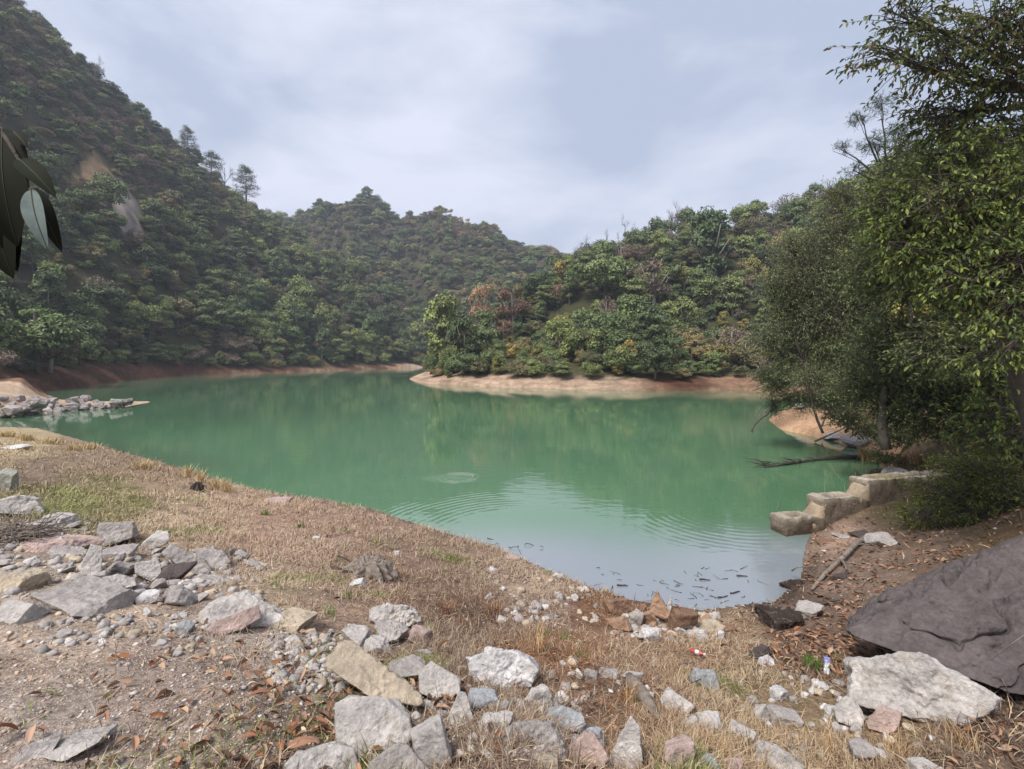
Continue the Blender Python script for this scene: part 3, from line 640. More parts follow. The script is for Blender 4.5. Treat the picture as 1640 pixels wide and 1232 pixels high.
LM = [(768, 470, 'left russet tree'), (822, 490, 'forked russet tree'), (893, 465, 'orange brown tree'), (705, 520, 'green conical tip tree'), (742, 545, 'slender pale stemmed tree'), (970, 430, 'layered crest tree'), (1045, 440, 'purplish brown crest tree'),
  (1140, 380, 'rounded crest tree'), (1020, 490, 'pale grey stemmed tree'), (1005, 565, 'low yellow leaved tree'), (1150, 570, 'yellow green shore tree'), (1072, 330, 'tall leafless crest tree'), (302, 230, 'tallest ridge pine'), (395, 300, 'lowest ridge pine'),
  (280, 460, 'pale blossomy tree'), (355, 435, 'small yellow slope tree'), (195, 320, 'bare scar'), (240, 642, 'causeway tip'), (60, 500, 'wide left edge tree'), (600, 592, 'far end of the lake'), (440, 597, 'left shore bend'), (150, 615, 'cove behind the causeway'), (320, 520, 'middle of the lower left slope'), (520, 480, 'middle of the left spur'), (850, 580, 'middle of the peninsula shore'), (1200, 500, 'leaning grey green tree')]
used = {}
for i in sorted(indiv, key=lambda i: min((cand[i][5]-a)**2+(cand[i][6]-25-b)**2 for a, b, _ in LM)):
    X, Y, z, s, k, u, v, r, d = cand[i]; reg = region(u, v, r, d); vv_ = v-30*60/r
    a, b, nm_ = min(LM, key=lambda q: (u-q[0])**2+(vv_-q[1])**2); dx, dy = u-a, vv_-b
    dr = ('right of' if dx > 0 else 'left of') if abs(dx) > 2.2*abs(dy) else (('below' if dy > 0 else 'above') if abs(dy) > 2.2*abs(dx) else ('down' if dy > 0 else 'up')+('-right of' if dx > 0 else '-left of'))
    key = (k, nm_, dr); q = used.get(key, 0); used[key] = q+1
    lab = (ORD[q] if q < 10 else 'outlying ')+LOOK[k]+' '+dr+' the '+nm_
    if q == 0: lab = 'nearest '+lab
    put_tree(k, X, Y, s, lab, LOOK[k]+'s '+reg, sz=random.uniform(.9, 1.25), z=z)
# the rest of the wood, with its undergrowth, as one mass
kinds = list(PR); rest = [c for i, c in enumerate(cand) if i not in indiv]
for X, Y, sp, dm in [(*grid_pts(-150, 160, 22, 130, 2.9), 2.9, 1.9), (*grid_pts(-230, 190, 130, 330, 4.6), 4.6, 2.5)]:
    X, Y, z, d, u, v = forest_filter(X, Y, dm, .3); q = rng.random(len(X))
    for i in range(len(X)):
        k = kind_for(u[i], v[i], math.hypot(X[i], Y[i]), q[i]); k = 'olive' if k in ('bamboo', 'pine') else k
        if covers(X[i], Y[i], z[i], sp*.5, u[i]): continue
        rest.append((X[i], Y[i], z[i]-.1, sp*rng.uniform(.4, .62), k, u[i], v[i], math.hypot(X[i], Y[i]), d[i]))
combo = []; cid = []
for kk in kinds:
    for vv in range(len(PR[kk])): combo.append((kk, vv))
for c in rest:
    cid.append(combo.index((c[4], int(rng.integers(0, len(PR[c[4]]))))))
pm = bpy.data.meshes.new('wood'); pm.vertices.add(len(rest)); pm.vertices.foreach_set('co', np.array([(c[0], c[1], c[2]-.15) for c in rest], np.float32).ravel())
at_ = pm.attributes.new('sc', 'FLOAT', 'POINT'); at_.data.foreach_set('value', np.array([c[3] for c in rest], np.float32))
at_ = pm.attributes.new('kd', 'INT', 'POINT'); at_.data.foreach_set('value', np.array(cid, np.int32))
at_ = pm.attributes.new('rt', 'FLOAT', 'POINT'); at_.data.foreach_set('value', rng.uniform(0, 6.28, len(rest)).astype(np.float32))
wo = obj('forest', pm); tag(wo, 'dense mixed green wood covering the far hillsides round the reservoir', 'forest', kind='stuff')
# one source object of every crown shape must exist to be instanced: reuse trees already standing
src = {}
for o in list(COL.objects):
    if o.type == 'MESH' and o.parent is not None:
        for ci, (kk, vv) in enumerate(combo):
            if o.data == PR[kk][vv][0] and ci not in src: src[ci] = o
gn = bpy.data.node_groups.new('wood', 'GeometryNodeTree'); gn.interface.new_socket('Geometry', in_out='INPUT', socket_type='NodeSocketGeometry'); gn.interface.new_socket('Geometry', in_out='OUTPUT', socket_type='NodeSocketGeometry')
gi = gn.nodes.new('NodeGroupInput'); go = gn.nodes.new('NodeGroupOutput'); jn = gn.nodes.new('GeometryNodeJoinGeometry')
def named(t, n):
    a = gn.nodes.new('GeometryNodeInputNamedAttribute'); a.data_type = t; a.inputs['Name'].default_value = n; return a.outputs['Attribute']
kd = named('INT', 'kd'); sc_ = named('FLOAT', 'sc'); rt = named('FLOAT', 'rt')
cx = gn.nodes.new('ShaderNodeCombineXYZ'); gn.links.new(rt, cx.inputs[2])
for ci in sorted(set(cid)):
    if ci not in src: # stand one hidden-free tree of that shape within the wood
        kk, vv = combo[ci]; c = [c for c, q in zip(rest, cid) if q == ci][0]
        t = put_tree(kk, c[0], c[1], c[3], LOOK[kk]+' '+region(c[5], c[6], c[7], c[8]), LOOK[kk]+'s '+region(c[5], c[6], c[7], c[8]), z=c[2], var=vv); src[ci] = t.children[0]
    oi = gn.nodes.new('GeometryNodeObjectInfo'); oi.inputs['Object'].default_value = src[ci]; oi.transform_space = 'ORIGINAL'
    cp = gn.nodes.new('FunctionNodeCompare'); cp.data_type = 'INT'; cp.operation = 'EQUAL'; gn.links.new(kd, cp.inputs[2]); cp.inputs[3].default_value = ci
    ip = gn.nodes.new('GeometryNodeInstanceOnPoints')
    gn.links.new(gi.outputs[0], ip.inputs['Points']); gn.links.new(cp.outputs[0], ip.inputs['Selection']); gn.links.new(oi.outputs['Geometry'], ip.inputs['Instance'])
    gn.links.new(cx.outputs[0], ip.inputs['Rotation']); gn.links.new(sc_, ip.inputs['Scale']); gn.links.new(ip.outputs[0], jn.inputs[0])
gn.links.new(jn.outputs[0], go.inputs[0]); mo = wo.modifiers.new('wood', 'NODES'); mo.node_group = gn
print('TREES', len(indiv), len(rest))
# ------------------------------------------------------------ haze
if HAZE:
    hm = bpy.data.materials.new('haze'); hm.use_nodes = True; nt = hm.node_tree; nt.nodes.clear()
    ou = nt.nodes.new('ShaderNodeOutputMaterial'); pv = nt.nodes.new('ShaderNodeVolumePrincipled')
    pv.inputs['Color'].default_value = (.80, .86, 1, 1); pv.inputs['Density'].default_value = HAZE; pv.inputs['Anisotropy'].default_value = .2
    nt.links.new(pv.outputs[0], ou.inputs['Volume'])
    a, b = np.array([-720, -720, -16.]), np.array([720, 720, 150.])
    Vh = [[(a, b)[i][0], (a, b)[j][1], (a, b)[k][2]] for i in (0, 1) for j in (0, 1) for k in (0, 1)]
    ho = obj('haze', mesh('haze', Vh, np.array([(0, 1, 3, 2), (4, 6, 7, 5), (0, 4, 5, 1), (2, 3, 7, 6), (0, 2, 6, 4), (1, 5, 7, 3)]), hm)); tag(ho, 'thin bluish haze filling the valley over the reservoir', 'haze', kind='stuff')

# ------------------------------------------------------------ rocks
M['litter'] = vcol_mat('dead_leaves', .8, .2, transl=.12)
M['straw'] = vcol_mat('dry_grass', .85, .15, transl=.15)
M['leafA'] = vcol_mat('fresh_leaves', .5, .35, transl=.35)
M['leafB'] = vcol_mat('dark_leaves', .6, .25, transl=.3)
TONE = dict(pale=(206, 199, 193), grey=(184, 176, 171), buff=(202, 186, 164), pink=(196, 172, 162), blue=(180, 182, 184), dark=(96, 86, 84), brown=(150, 118, 98), tan=(186, 152, 126), white=(222, 218, 216), mossy=(182, 180, 168), wet=(70, 60, 56))
def rock_mesh(seed, dims, sub=4, npl=9, rough=.035, shape='block', taper=0, j=None):
    r = np.random.default_rng(seed); P, Fc = ico(sub)
    nm = []; ds = []
    j = j or (.22 if shape == 'block' else .32)
    if shape != 'round':
        for ax in range(3):
            for s in (-1, 1):
                n = np.zeros(3); n[ax] = s; n += r.normal(size=3)*j; n /= np.linalg.norm(n); nm.append(n); ds.append(r.uniform(.52, .66))
    for _ in range(npl + (14 if shape == 'round' else 0)):
        n = r.normal(size=3); n /= np.linalg.norm(n); nm.append(n); ds.append(r.uniform(.66, .92))
    nm = np.array(nm); ds = np.array(ds); dn = P@nm.T
    rr = np.min(np.where(dn > .05, ds/np.maximum(dn, .05), 9), axis=1); V = P*rr[:, None]
    if shape == 'spike': k = np.clip((V[:, 2]-V[:, 2].min())/np.ptp(V[:, 2]), 0, 1); V[:, 0] *= 1-.85*k; V[:, 1] *= 1-.7*k
    lo, hi = V.min(0), V.max(0); V = (V-(lo+hi)/2)/(hi-lo)
    V = V*np.array(dims)
    m = min(dims); q = V/max(dims)*4+seed
    V = V + P*(fbm(q*1.3, 4, .55)*rough*max(dims)*.8)[:, None] + P*(vnoise(q*7)*rough*.22*max(dims))[:, None]
    V[:, 2] += dims[2]/2
    return mesh('rock', V, Fc, None)
nrock = 0
def rock(u, vb, w, h, tone, label, shape='block', yaw=None, tilt=0, roll=0, dep=.8, mat='rock', cat='rock', name='rock', group=None, sink=.22, rough=.035, z=None, npl=9, base=None, j=None):
    """u: centre, vb: lower edge, w x h: size in photograph pixels; the depth follows from the ground there"""
    global nrock; nrock += 1
    w *= 1.03; h *= 1.03
    p = ghit(u, vb) if base is None else np.array(base); Y = p[1]; wm_ = w/F*Y; el = math.atan2(vb-VH, F)
    hm_ = h/F*Y/math.cos(el)*.96; dp = dep*wm_; hh = (hm_*1.0-dp*math.sin(el)*.8)/max(math.cos(el), .5); hh = max(hh, .32*hm_, .16*wm_)
    sub = 5 if w > 60 and mat != 'stonefar' else (4 if w > 24 else 3)
    me = rock_mesh(nrock*13+5, (wm_, dp, hh*1.15), sub, npl, rough, shape, j=j)
    me.materials.append(M[mat]); o = obj(name, me)
    o.location = (p[0]*(1+dp*.35/Y), Y+dp*.35, (z1(p[0], Y+dp*.35) if z is None else z)-hh*sink)
    o.rotation_euler = (R(tilt), R(roll), R(random.uniform(-25, 25) if yaw is None else yaw))
    c = .80*srgb(*TONE[tone])*np.random.default_rng(nrock).uniform(.9, 1.08); o.color = (*c, 1)
    return tag(o, label, cat, group)
def poly_rock(out, lean, thick, tone, label, name='rock', seed=1, rough=.012, chips=5, drop=0.0, yaw=0.0, sub=None, mat='rock', streak=0):
    # a solid bounded by planes: one per edge of its outline, a front face leaning back by lean degrees, a back face and chipped corners
    out = np.array(out, float); lo = out[np.argmax(out[:, 1])]; P0 = ghit(*lo); cam_ = np.array([0, 0, H])
    rays = np.stack([(out[:, 0]-U0)/F, np.ones(len(out)), -(out[:, 1]-VH)/F], 1); cr_ = np.stack([(out[:, 0].mean()-U0)/F, 1, -(out[:, 1].mean()-VH)/F])
    az = math.atan2(P0[0], P0[1])+R(yaw); nf = np.array([-math.sin(az)*math.cos(R(lean)), -math.cos(az)*math.cos(R(lean)), math.sin(R(lean))])
    c0 = cam_+cr_*((P0-cam_)@nf)/(cr_@nf); wm_ = np.ptp(out[:, 0])/F*c0[1]; t = thick*wm_; c = c0-nf*t*.5; c[2] -= drop
    r = np.random.default_rng(seed); N_, D_ = [], []
    ar = sum(rays[i][0]*rays[(i+1) % len(out)][2]-rays[(i+1) % len(out)][0]*rays[i][2] for i in range(len(out)))
    for i in range(len(out)):
        a = np.cross(rays[i], rays[(i+1) % len(out)]); a /= np.linalg.norm(a)
        if a@(c0-cam_) > 0: a = -a
        N_.append(a); D_.append(abs(a@(c-cam_)))
    N_.append(nf); D_.append(t*.5); b = -nf+r.normal(size=3)*.2; b /= np.linalg.norm(b); N_.append(b); D_.append(t*.5)
    N_ = np.array(N_); D_ = np.array(D_); P, Fc = ico(sub or (6 if wm_ > .7 else 5))
    def cast(N_, D_): dn = P@N_.T; return np.min(np.where(dn > .02, D_/np.maximum(dn, .02), 9), axis=1)
    V = P*cast(N_, D_)[:, None]
    for k in range(chips):
        a = r.normal(size=3); a /= np.linalg.norm(a); N_ = np.vstack([N_, a]); D_ = np.append(D_, (V@a).max()*r.uniform(.80, .94))
    V = P*cast(N_, D_)[:, None]; q = V/wm_*5+seed
    V = V+P*((fbm(q, 4, .55)*rough*2+vnoise(q*6)*rough*.6)*wm_)[:, None]
    if streak:
        W = np.stack([V[:, 0]*1.4+V[:, 1]*.6, V[:, 1]*3.4-V[:, 0]*1.6, V[:, 2]*4], 1); V = V+P*(streak*fbm(W*1.7+2, 5, .6)+.012*fbm(V*11, 3)-.05*np.clip(.06-np.abs(fbm(W*.8+9, 3)), 0, 1)/.06)[:, None]
    o = obj(name, mesh(name, V, Fc, M[mat])); o.location = tuple(c); o.color = (*(.80*srgb(*TONE[tone])), 1); return tag(o, label, 'rock')
PO = {
 'huge flat': ([(1344, 1064), (1364, 1054), (1478, 1052), (1522, 1078), (1588, 1112), (1592, 1136), (1540, 1163), (1440, 1150), (1350, 1118)], 28, .32, .02, 3),
 'large squared': ([(538, 1128), (560, 1115), (638, 1121), (656, 1146), (663, 1195), (640, 1216), (560, 1213), (540, 1190)], 42, .7, .014, 3),
 'large craggy': ([(751, 1054), (788, 1040), (848, 1050), (863, 1072), (848, 1102), (800, 1108), (756, 1096)], 30, .6, .03, 8),
 'tall leaning spike': ([(1010, 1146), (1024, 1164), (1030, 1240), (964, 1240), (985, 1195)], 22, .6, .016, 2),
 'pinkish wedge': ([(936, 1172), (952, 1175), (976, 1216), (962, 1238), (912, 1226), (906, 1200)], 40, .6, .014, 3),
 'big pale broken': ([(314, 985), (350, 956), (398, 945), (452, 980), (464, 1002), (380, 1006), (320, 1002)], 50, .4, .022, 4),
 'long leaning grey block': ([(259, 886), (274, 871), (328, 898), (339, 914), (324, 924), (296, 914)], 35, .5, .012, 2),
 'flat pale slab lying in front': ([(114, 941), (190, 920), (214, 922), (219, 938), (152, 955)], 50, .3, .012, 2),
 'smooth pale block right': ([(671, 1076), (690, 1059), (738, 1088), (736, 1112), (700, 1122), (673, 1110)], 42, .6, .014, 3),
 'knobbly': ([(788, 1182), (828, 1158), (880, 1162), (906, 1195), (905, 1226), (800, 1226)], 38, .7, .035, 8),
 'flat topped pale block': ([(1056, 1121), (1070, 1100), (1113, 1131), (1098, 1151), (1062, 1136)], 45, .7, .012, 2),
 'blocky grey stone topping': ([(152, 845), (160, 838), (215, 836), (222, 858), (166, 876)], 38, .6, .016, 3),
 'pink brick': ([(330, 1008), (345, 995), (412, 969), (419, 990), (384, 1010), (336, 1019)], 36, .3, .01, 2),
 'pale upright stone with': ([(735, 1108), (746, 1110), (758, 1150), (757, 1166), (720, 1168), (717, 1150)], 28, .7, .014, 3),
 'square pale stone': ([(216, 901), (254, 896), (259, 915), (257, 934), (238, 930), (216, 918)], 35, .6, .014, 3),
 'jagged pale': ([(591, 1000), (598, 976), (625, 968), (662, 974), (678, 998), (640, 1006)], 35, .7, .04, 8),
 'blue grey hollowed': ([(864, 1166), (876, 1136), (900, 1129), (932, 1142), (940, 1168), (926, 1184), (900, 1170)], 38, .5, .014, 3),
 'big pale rock cut': ([(448, 1232), (480, 1204), (535, 1190), (562, 1200), (576, 1236), (520, 1255), (450, 1255)], 45, .6, .018, 4),
 'grey rock cut by': ([(584, 1225), (640, 1190), (652, 1194), (690, 1236), (688, 1255), (590, 1255)], 42, .6, .012, 3),
 'pale stone leaning': ([(1334, 1134), (1354, 1114), (1372, 1122), (1385, 1150), (1378, 1168), (1340, 1156)], 35, .5, .014, 2),
 'pink and white stone': ([(1386, 1158), (1410, 1130), (1444, 1142), (1440, 1164), (1424, 1176), (1390, 1168)], 35, .5, .014, 2),
 'upright pale stone standing': ([(130, 905), (146, 872), (164, 876), (163, 915), (148, 932), (130, 926)], 30, .6, .014, 3),
 'broad grey stone at the right': ([(312, 880), (330, 876), (362, 884), (369, 900), (350, 912), (318, 908)], 45, .5, .014, 3),
 'pale flat slab at the left': ([(-5, 802), (30, 794), (62, 798), (70, 818), (66, 826), (-5, 822)], 25, .6, .014, 2),
}
RK = [
 (35, 825, 72, 32, 'pale', 'pale flat slab at the left edge beside the green grass'), (93, 842, 46, 24, 'pale', 'tilted pale slab touching the green grass patch'),
 (11, 786, 24, 38, 'mossy', 'pale mossy stone cut by the left edge above the flat slab'), (27, 721, 42, 13, 'white', 'white flat slab lying in straw at the far left'),
 (82, 884, 122, 44, 'pink', 'long pinkish slab sloping down behind the left rubble'), (186, 875, 70, 38, 'grey', 'blocky grey stone topping the back of the left rubble heap'),
 (258, 884, 42, 30, 'pale', 'rough pale stone right of the blocky grey topping stone'), (190, 895, 50, 20, 'grey', 'flat grey stone just below the blocky topping stone'),
 (110, 891, 52, 18, 'grey', 'thin grey stone on the left part of the rubble heap'), (146, 932, 42, 58, 'pale', 'upright pale stone standing on end in the left rubble'),
 (191, 922, 46, 28, 'grey', 'wedge shaped grey stone right of the upright one'), (237, 932, 44, 36, 'pale', 'square pale stone in the middle of the left rubble'),
 (282, 935, 54, 38, 'dark', 'dark shaded stone under the long leaning block'), (299, 924, 80, 52, 'grey', 'long leaning grey block with a dark underside'),
 (341, 912, 58, 38, 'grey', 'broad grey stone at the right end of the left rubble'), (379, 894, 26, 17, 'dark', 'dark pointed stone at the very right tip of the left rubble'),
 (334, 939, 68, 27, 'grey', 'thin pointed slab below the broad grey end stone'), (166, 955, 104, 36, 'pale', 'flat pale slab lying in front of the left rubble'),
 (133, 980, 160, 30, 'grey', 'wide half buried grey stone below the flat pale slab'), (34, 998, 70, 42, 'pale', 'pale slab half buried at the left edge of the track'),
 (242, 968, 32, 26, 'white', 'small whitish stone left of the split grey lump'), (284, 974, 56, 36, 'grey', 'split grey lump between the rubble and the big pale stone'),
 (388, 1001, 150, 50, 'pale', 'big pale broken stone behind the pink shard'), (374, 1019, 90, 46, 'pink', 'pink brick coloured shard leaning on the big pale stone'),
 (298, 1015, 30, 25, 'blue', 'small bluish white stone left of the pink shard'), (36, 946, 74, 42, 'buff', 'buff boulder at the left edge below the rubble'),
 (470, 1010, 66, 34, 'buff', 'low buff stone right of the big pale broken one'), (60, 1215, 60, 16, 'grey', 'flat stone in the track near the lower left corner'),
 (125, 1222, 92, 36, 'pale', 'pale bedrock bump in the track at the bottom left'),
 (633, 1006, 88, 40, 'pale', 'jagged pale stone crowning the middle heap'), (622, 1033, 68, 32, 'grey', 'cracked grey stone under the jagged crowning one'),
 (568, 1030, 54, 28, 'pale', 'flat faced stone at the left of the middle heap'), (607, 1053, 44, 30, 'pale', 'small rounded pale stone under the middle heap'),
 (671, 1030, 32, 28, 'pink', 'pinkish cube at the right of the middle heap'), (676, 1056, 28, 19, 'pale', 'little pale stone below the pinkish cube'),
 (648, 1090, 74, 38, 'grey', 'half buried grey stone behind the long buff slab'), (706, 1122, 72, 62, 'pale', 'smooth pale block right of the long buff slab'),
 (599, 1214, 124, 98, 'pale', 'large squared pale block in front of the long buff slab'), (510, 1244, 128, 56, 'pale', 'big pale rock cut by the bottom edge left of the squared block'),
 (636, 1250, 106, 58, 'grey', 'grey rock cut by the bottom edge under the squared block'), (737, 1168, 42, 58, 'pale', 'pale upright stone with a pointed top'),
 (807, 1112, 112, 72, 'white', 'large craggy whitish boulder over a dark hollow'), (794, 1176, 58, 38, 'pale', 'flat topped stone below the craggy whitish boulder'),
 (702, 1240, 58, 60, 'pale', 'pale stone at the bottom edge right of the grey one'), (771, 1141, 54, 34, 'blue', 'bluish flat stone tucked beneath the craggy boulder'),
 (848, 1224, 118, 68, 'grey', 'knobbly conglomerate lump at the bottom centre'), (860, 1138, 44, 38, 'pale', 'rough stone just right of the craggy whitish boulder'),
 (903, 1182, 76, 54, 'blue', 'blue grey hollowed stone with a curved edge'), (941, 1234, 70, 62, 'pink', 'pinkish wedge between the blue grey stone and the tall spike'),
 (998, 1252, 74, 96, 'pale', 'tall leaning spike of pale stone at the bottom edge'), (959, 1197, 28, 26, 'blue', 'small smooth stone behind the pinkish wedge'),
 (1085, 1151, 58, 50, 'pale', 'flat topped pale block alone in the rusty grass'), (1129, 1108, 42, 34, 'blue', 'blue grey angular stone above the flat topped block'),
 (1101, 1173, 38, 22, 'pale', 'small stone just below the flat topped block'), (1138, 1175, 42, 27, 'pale', 'bumpy stone right of the one below the block'),
 (1187, 1184, 42, 24, 'pale', 'pitted whitish stone alone in the dry grass'), (1087, 1240, 54, 44, 'pink', 'rounded pinkish stone at the bottom edge right of the spike'),
 (1129, 1240, 36, 26, 'blue', 'small bluish stone at the bottom edge beside the rounded one'), (872, 1242, 50, 30, 'buff', 'small buff stone at the bottom edge under the conglomerate'),
 (1006, 1101, 36, 30, 'pale', 'speckled stone at the upper end of the driftwood'), (951, 1101, 22, 26, 'grey', 'small triangular stone left of the speckled one'),
 (976, 1088, 30, 18, 'grey', 'low grey stone behind the speckled one'), (938, 1119, 20, 12, 'grey', 'tiny stone in the rusty grass left of the driftwood'),
 (991, 989, 38, 36, 'brown', 'dark brown wedge at the left of the waterside heap'), (993, 1011, 38, 25, 'tan', 'tan stone at the lower left of the waterside heap'),
 (1038, 1030, 32, 28, 'white', 'white speckled stone spilled below the waterside heap'), (1038, 1003, 26, 28, 'tan', 'small tan stone in the middle of the waterside heap'),
 (1056, 998, 34, 36, 'tan', 'tall tan stone topping the waterside heap'), (1068, 981, 11, 27, 'white', 'thin white stone standing at the water behind the heap'),
 (1090, 1010, 38, 42, 'brown', 'brown stone at the right of the waterside heap'), (1098, 1014, 24, 17, 'dark', 'dark hollow stone at the foot of the brown one'),
 (1016, 1005, 20, 26, 'grey', 'grey speckled stone wedged in the waterside heap'), (1136, 1017, 42, 26, 'buff', 'buff stone on the bank right of the waterside heap'),
 (1120, 1022, 24, 14, 'white', 'small white stone in front of the buff bank stone'), (1153, 1027, 15, 15, 'white', 'little white cube right of the small white stone'),
 (1166, 1012, 26, 14, 'brown', 'small brown stone behind the little white cube'), (1028, 980, 12, 12, 'brown', 'tiny brown stone at the water edge left of the thin white one'),
 (1468, 1162, 236, 92, 'pale', 'huge flat broken slab with a pebbly face in front of the dark boulder'),
 (1358, 1168, 54, 52, 'pale', 'pale stone leaning on the left end of the huge slab'), (1414, 1175, 60, 44, 'pink', 'pink and white stone in front of the huge slab'),
 (1329, 1152, 20, 20, 'white', 'small white stone left of the leaning pale one'), (1369, 1177, 20, 17, 'grey', 'small round stone in front of the leaning pale one'),
 (1342, 1176, 18, 15, 'pale', 'tiny pale stone left of the small round one'), (1253, 1161, 48, 26, 'grey', 'flat grey stone left of the huge slab'),
 (1219, 1156, 26, 25, 'pale', 'small pointed stone left of the flat grey one'), (1248, 1123, 30, 21, 'white', 'bright white stone in the grass above the flat grey one'),
 (1318, 1110, 18, 13, 'white', 'small bright white stone near the green tuft'), (1376, 1228, 40, 32, 'grey', 'grey stone near the bottom edge below the pink and white one'),
 (1411, 1221, 40, 22, 'white', 'white stone right of the grey one near the bottom edge'), (1228, 1069, 26, 13, 'white', 'white crumbly stone in the dry grass left of the green tuft'),
 (1217, 1056, 40, 28, 'dark', 'dark flat stone in the dry grass above the white crumbly one'), (1252, 1010, 66, 38, 'wet', 'dark brown rounded rock on the bank near the water'),
 (1296, 994, 40, 30, 'grey', 'grey rock beside the dark rounded one on the bank'), (1241, 1242, 80, 30, 'pale', 'broad pale stone cut by the bottom edge below the flat grey one'),
 (1480, 1245, 44, 26, 'pale', 'pale stone cut by the bottom edge at the right'), (573, 944, 28, 18, 'white', 'round pale stone in front of the old stump'),
 (791, 920, 14, 11, 'white', 'small white stone on the bare bank near the water'), (820, 897, 28, 12, 'pink', 'pinkish stone at the water line in the middle'),
 (443, 808, 46, 17, 'pink', 'pinkish boulder on the far edge of the bank'), (507, 866, 14, 9, 'white', 'small white stone in the dry grass of the bank'), (636, 890, 9, 8, 'white', 'tiny white stone right of the old stump'),
 (1172, 1244, 40, 24, 'pink', 'pinkish stone cut by the bottom edge'), (905, 1096, 26, 14, 'brown', 'low brown stone right of the craggy boulder'),
 (1340, 705, 40, 8, 'grey', 'flat grey plate at the water foot of the wooded point'), (1385, 716, 70, 16, 'grey', 'layered grey ledge sloping into the water below the thicket'),
 (1405, 727, 40, 10, 'dark', 'thin dark plate under the layered ledge'), (1436, 762, 36, 18, 'grey', 'grey block above the highest concrete step'), (1405, 764, 22, 16, 'dark', 'dark splintered stone left of the grey block above the steps'),
 (1300, 652, 50, 14, 'grey', 'pale grey ledge under the overhanging branches at the water'), (1380, 862, 36, 9, 'dark', 'flat slate lying along the foot of the concrete steps'),
 (1350, 864, 30, 9, 'grey', 'grey flake at the foot of the concrete steps'), (1325, 872, 30, 8, 'brown', 'brown flake near the water at the foot of the steps'), (1345, 930, 26, 14, 'dark', 'dark cobble in the leaf litter under the branch'),
]
SPIKE = {'tall leaning spike of pale stone at the bottom edge', 'pale upright stone with a pointed top', 'thin white stone standing at the water behind the heap', 'tall tan stone topping the waterside heap'}
for r_ in RK:
    lab = r_[5]; kw = {}
    pk_ = [q for q in PO if lab.startswith(q)]
    if pk_: a_ = PO[pk_[0]]; nrock += 1; poly_rock(a_[0], a_[1], a_[2], r_[4], lab, seed=nrock, rough=a_[3], chips=a_[4]); continue
    if lab in SPIKE: kw = dict(shape='spike', dep=.7, yaw=-12, roll=9, rough=.045)
    elif 'slab' in lab or 'flat' in lab or 'plate' in lab or 'ledge' in lab or 'flake' in lab: kw = dict(dep=.75, npl=6, tilt=random.uniform(-8, 8), roll=random.uniform(-6, 6))
    elif 'round' in lab or 'boulder' in lab: kw = dict(shape='shard', dep=.85, rough=.05)
    elif 'craggy' in lab or 'knobbly' in lab or 'jagged' in lab: kw = dict(shape='shard', rough=.075, npl=14)
    else: kw = dict(shape=random.choice(['block', 'shard']), tilt=random.uniform(-14, 14), roll=random.uniform(-14, 14))
    if 'huge flat' in lab: kw = dict(dep=.30, yaw=-15, tilt=-16, roll=8, npl=5, rough=.035, sink=.18, j=.16)
    if 'leaning grey block' in lab: kw = dict(dep=.4, yaw=-30, roll=18, tilt=10)
    if 'pink brick' in lab: kw = dict(dep=.35, yaw=28, roll=-14, npl=5)
    if 'crowning' in lab or 'crowning the' in lab: kw['sink'] = -.25
    if 'craggy whitish boulder over' in lab: kw['sink'] = -.12
    if 'topping' in lab: kw['sink'] = -.15
    rock(*r_[:5], lab, **kw)
# long buff slab lying diagonally
def bar_rock(u0, v0, u1, v1, wid, th, tone, label, name='rock', mat='rock', lift=.0):
    global nrock; nrock += 1
    a = ghit(u0, v0); b = ghit(u1, v1); d = b-a; L_ = np.linalg.norm(d)
    me = rock_mesh(nrock*13+5, (L_, wid, th), 5, 5, .022, 'block'); me.materials.append(M[mat]); o = obj(name, me)
    m = (a+b)/2; o.location = (m[0], m[1], m[2]-th*.3+lift); o.rotation_euler = (0, -math.asin(d[2]/L_), math.atan2(d[1], d[0])); o.color = (*(srgb(*TONE[tone])*.8), 1)
    return tag(o, label, 'rock')
poly_rock([(500, 1104), (543, 1029), (566, 1027), (676, 1112), (680, 1136), (656, 1157), (600, 1120)], 62, .22, 'buff', 'long buff slab lying diagonally across the middle rubble', seed=77, rough=.02, chips=2)
# the great dark boulder at the right
bo = poly_rock([(1356, 1010), (1366, 990), (1428, 946), (1530, 903), (1640, 856), (1760, 815), (1850, 900), (1830, 1190), (1640, 1120), (1560, 1100), (1480, 1084), (1400, 1048)], 58, .42, 'grey', 'great smooth dark grey boulder rising at the right edge', name='boulder', seed=5, rough=.012, chips=3, yaw=-22, sub=7, mat='boulder', streak=.022)
bo['category'] = 'boulder'; bo.color = (*srgb(93, 85, 84), 1)

# small loose stones, one object each, sharing a few shapes
smalls = []
for k in range(7):
    me = rock_mesh(900+k, (1, .8, .6), 3, 10, .05, 'shard'); me.materials.append(M['chip']); smalls.append(me)
ZS = [((60, 330), (985, 1050), 30, 'pale', 'small loose stone on the track left of the pink shard'), ((430, 560), (1015, 1110), 80, 'pale', 'small white chip strewn between the pink shard and the long buff slab'),
  ((640, 930), (1120, 1225), 120, 'pale', 'small stone filling gaps between the bottom centre rocks'), ((980, 1150), (985, 1030), 44, 'tan', 'small stone scattered round the waterside heap'),
  ((1160, 1500), (1080, 1220), 30, 'white', 'small pale stone in the dry grass at the lower right'), ((150, 420), (885, 965), 70, 'grey', 'small stone among the left rubble heap'),
  ((0, 150), (840, 960), 55, 'grey', 'small stone at the left end of the rubble heap'), ((780, 960), (905, 1000), 24, 'pale', 'small stone on the bare gravelly bank near the water'), ((700, 1060), (1060, 1120), 16, 'pale', 'small stone in the rusty grass behind the bottom rocks')]
mass = []
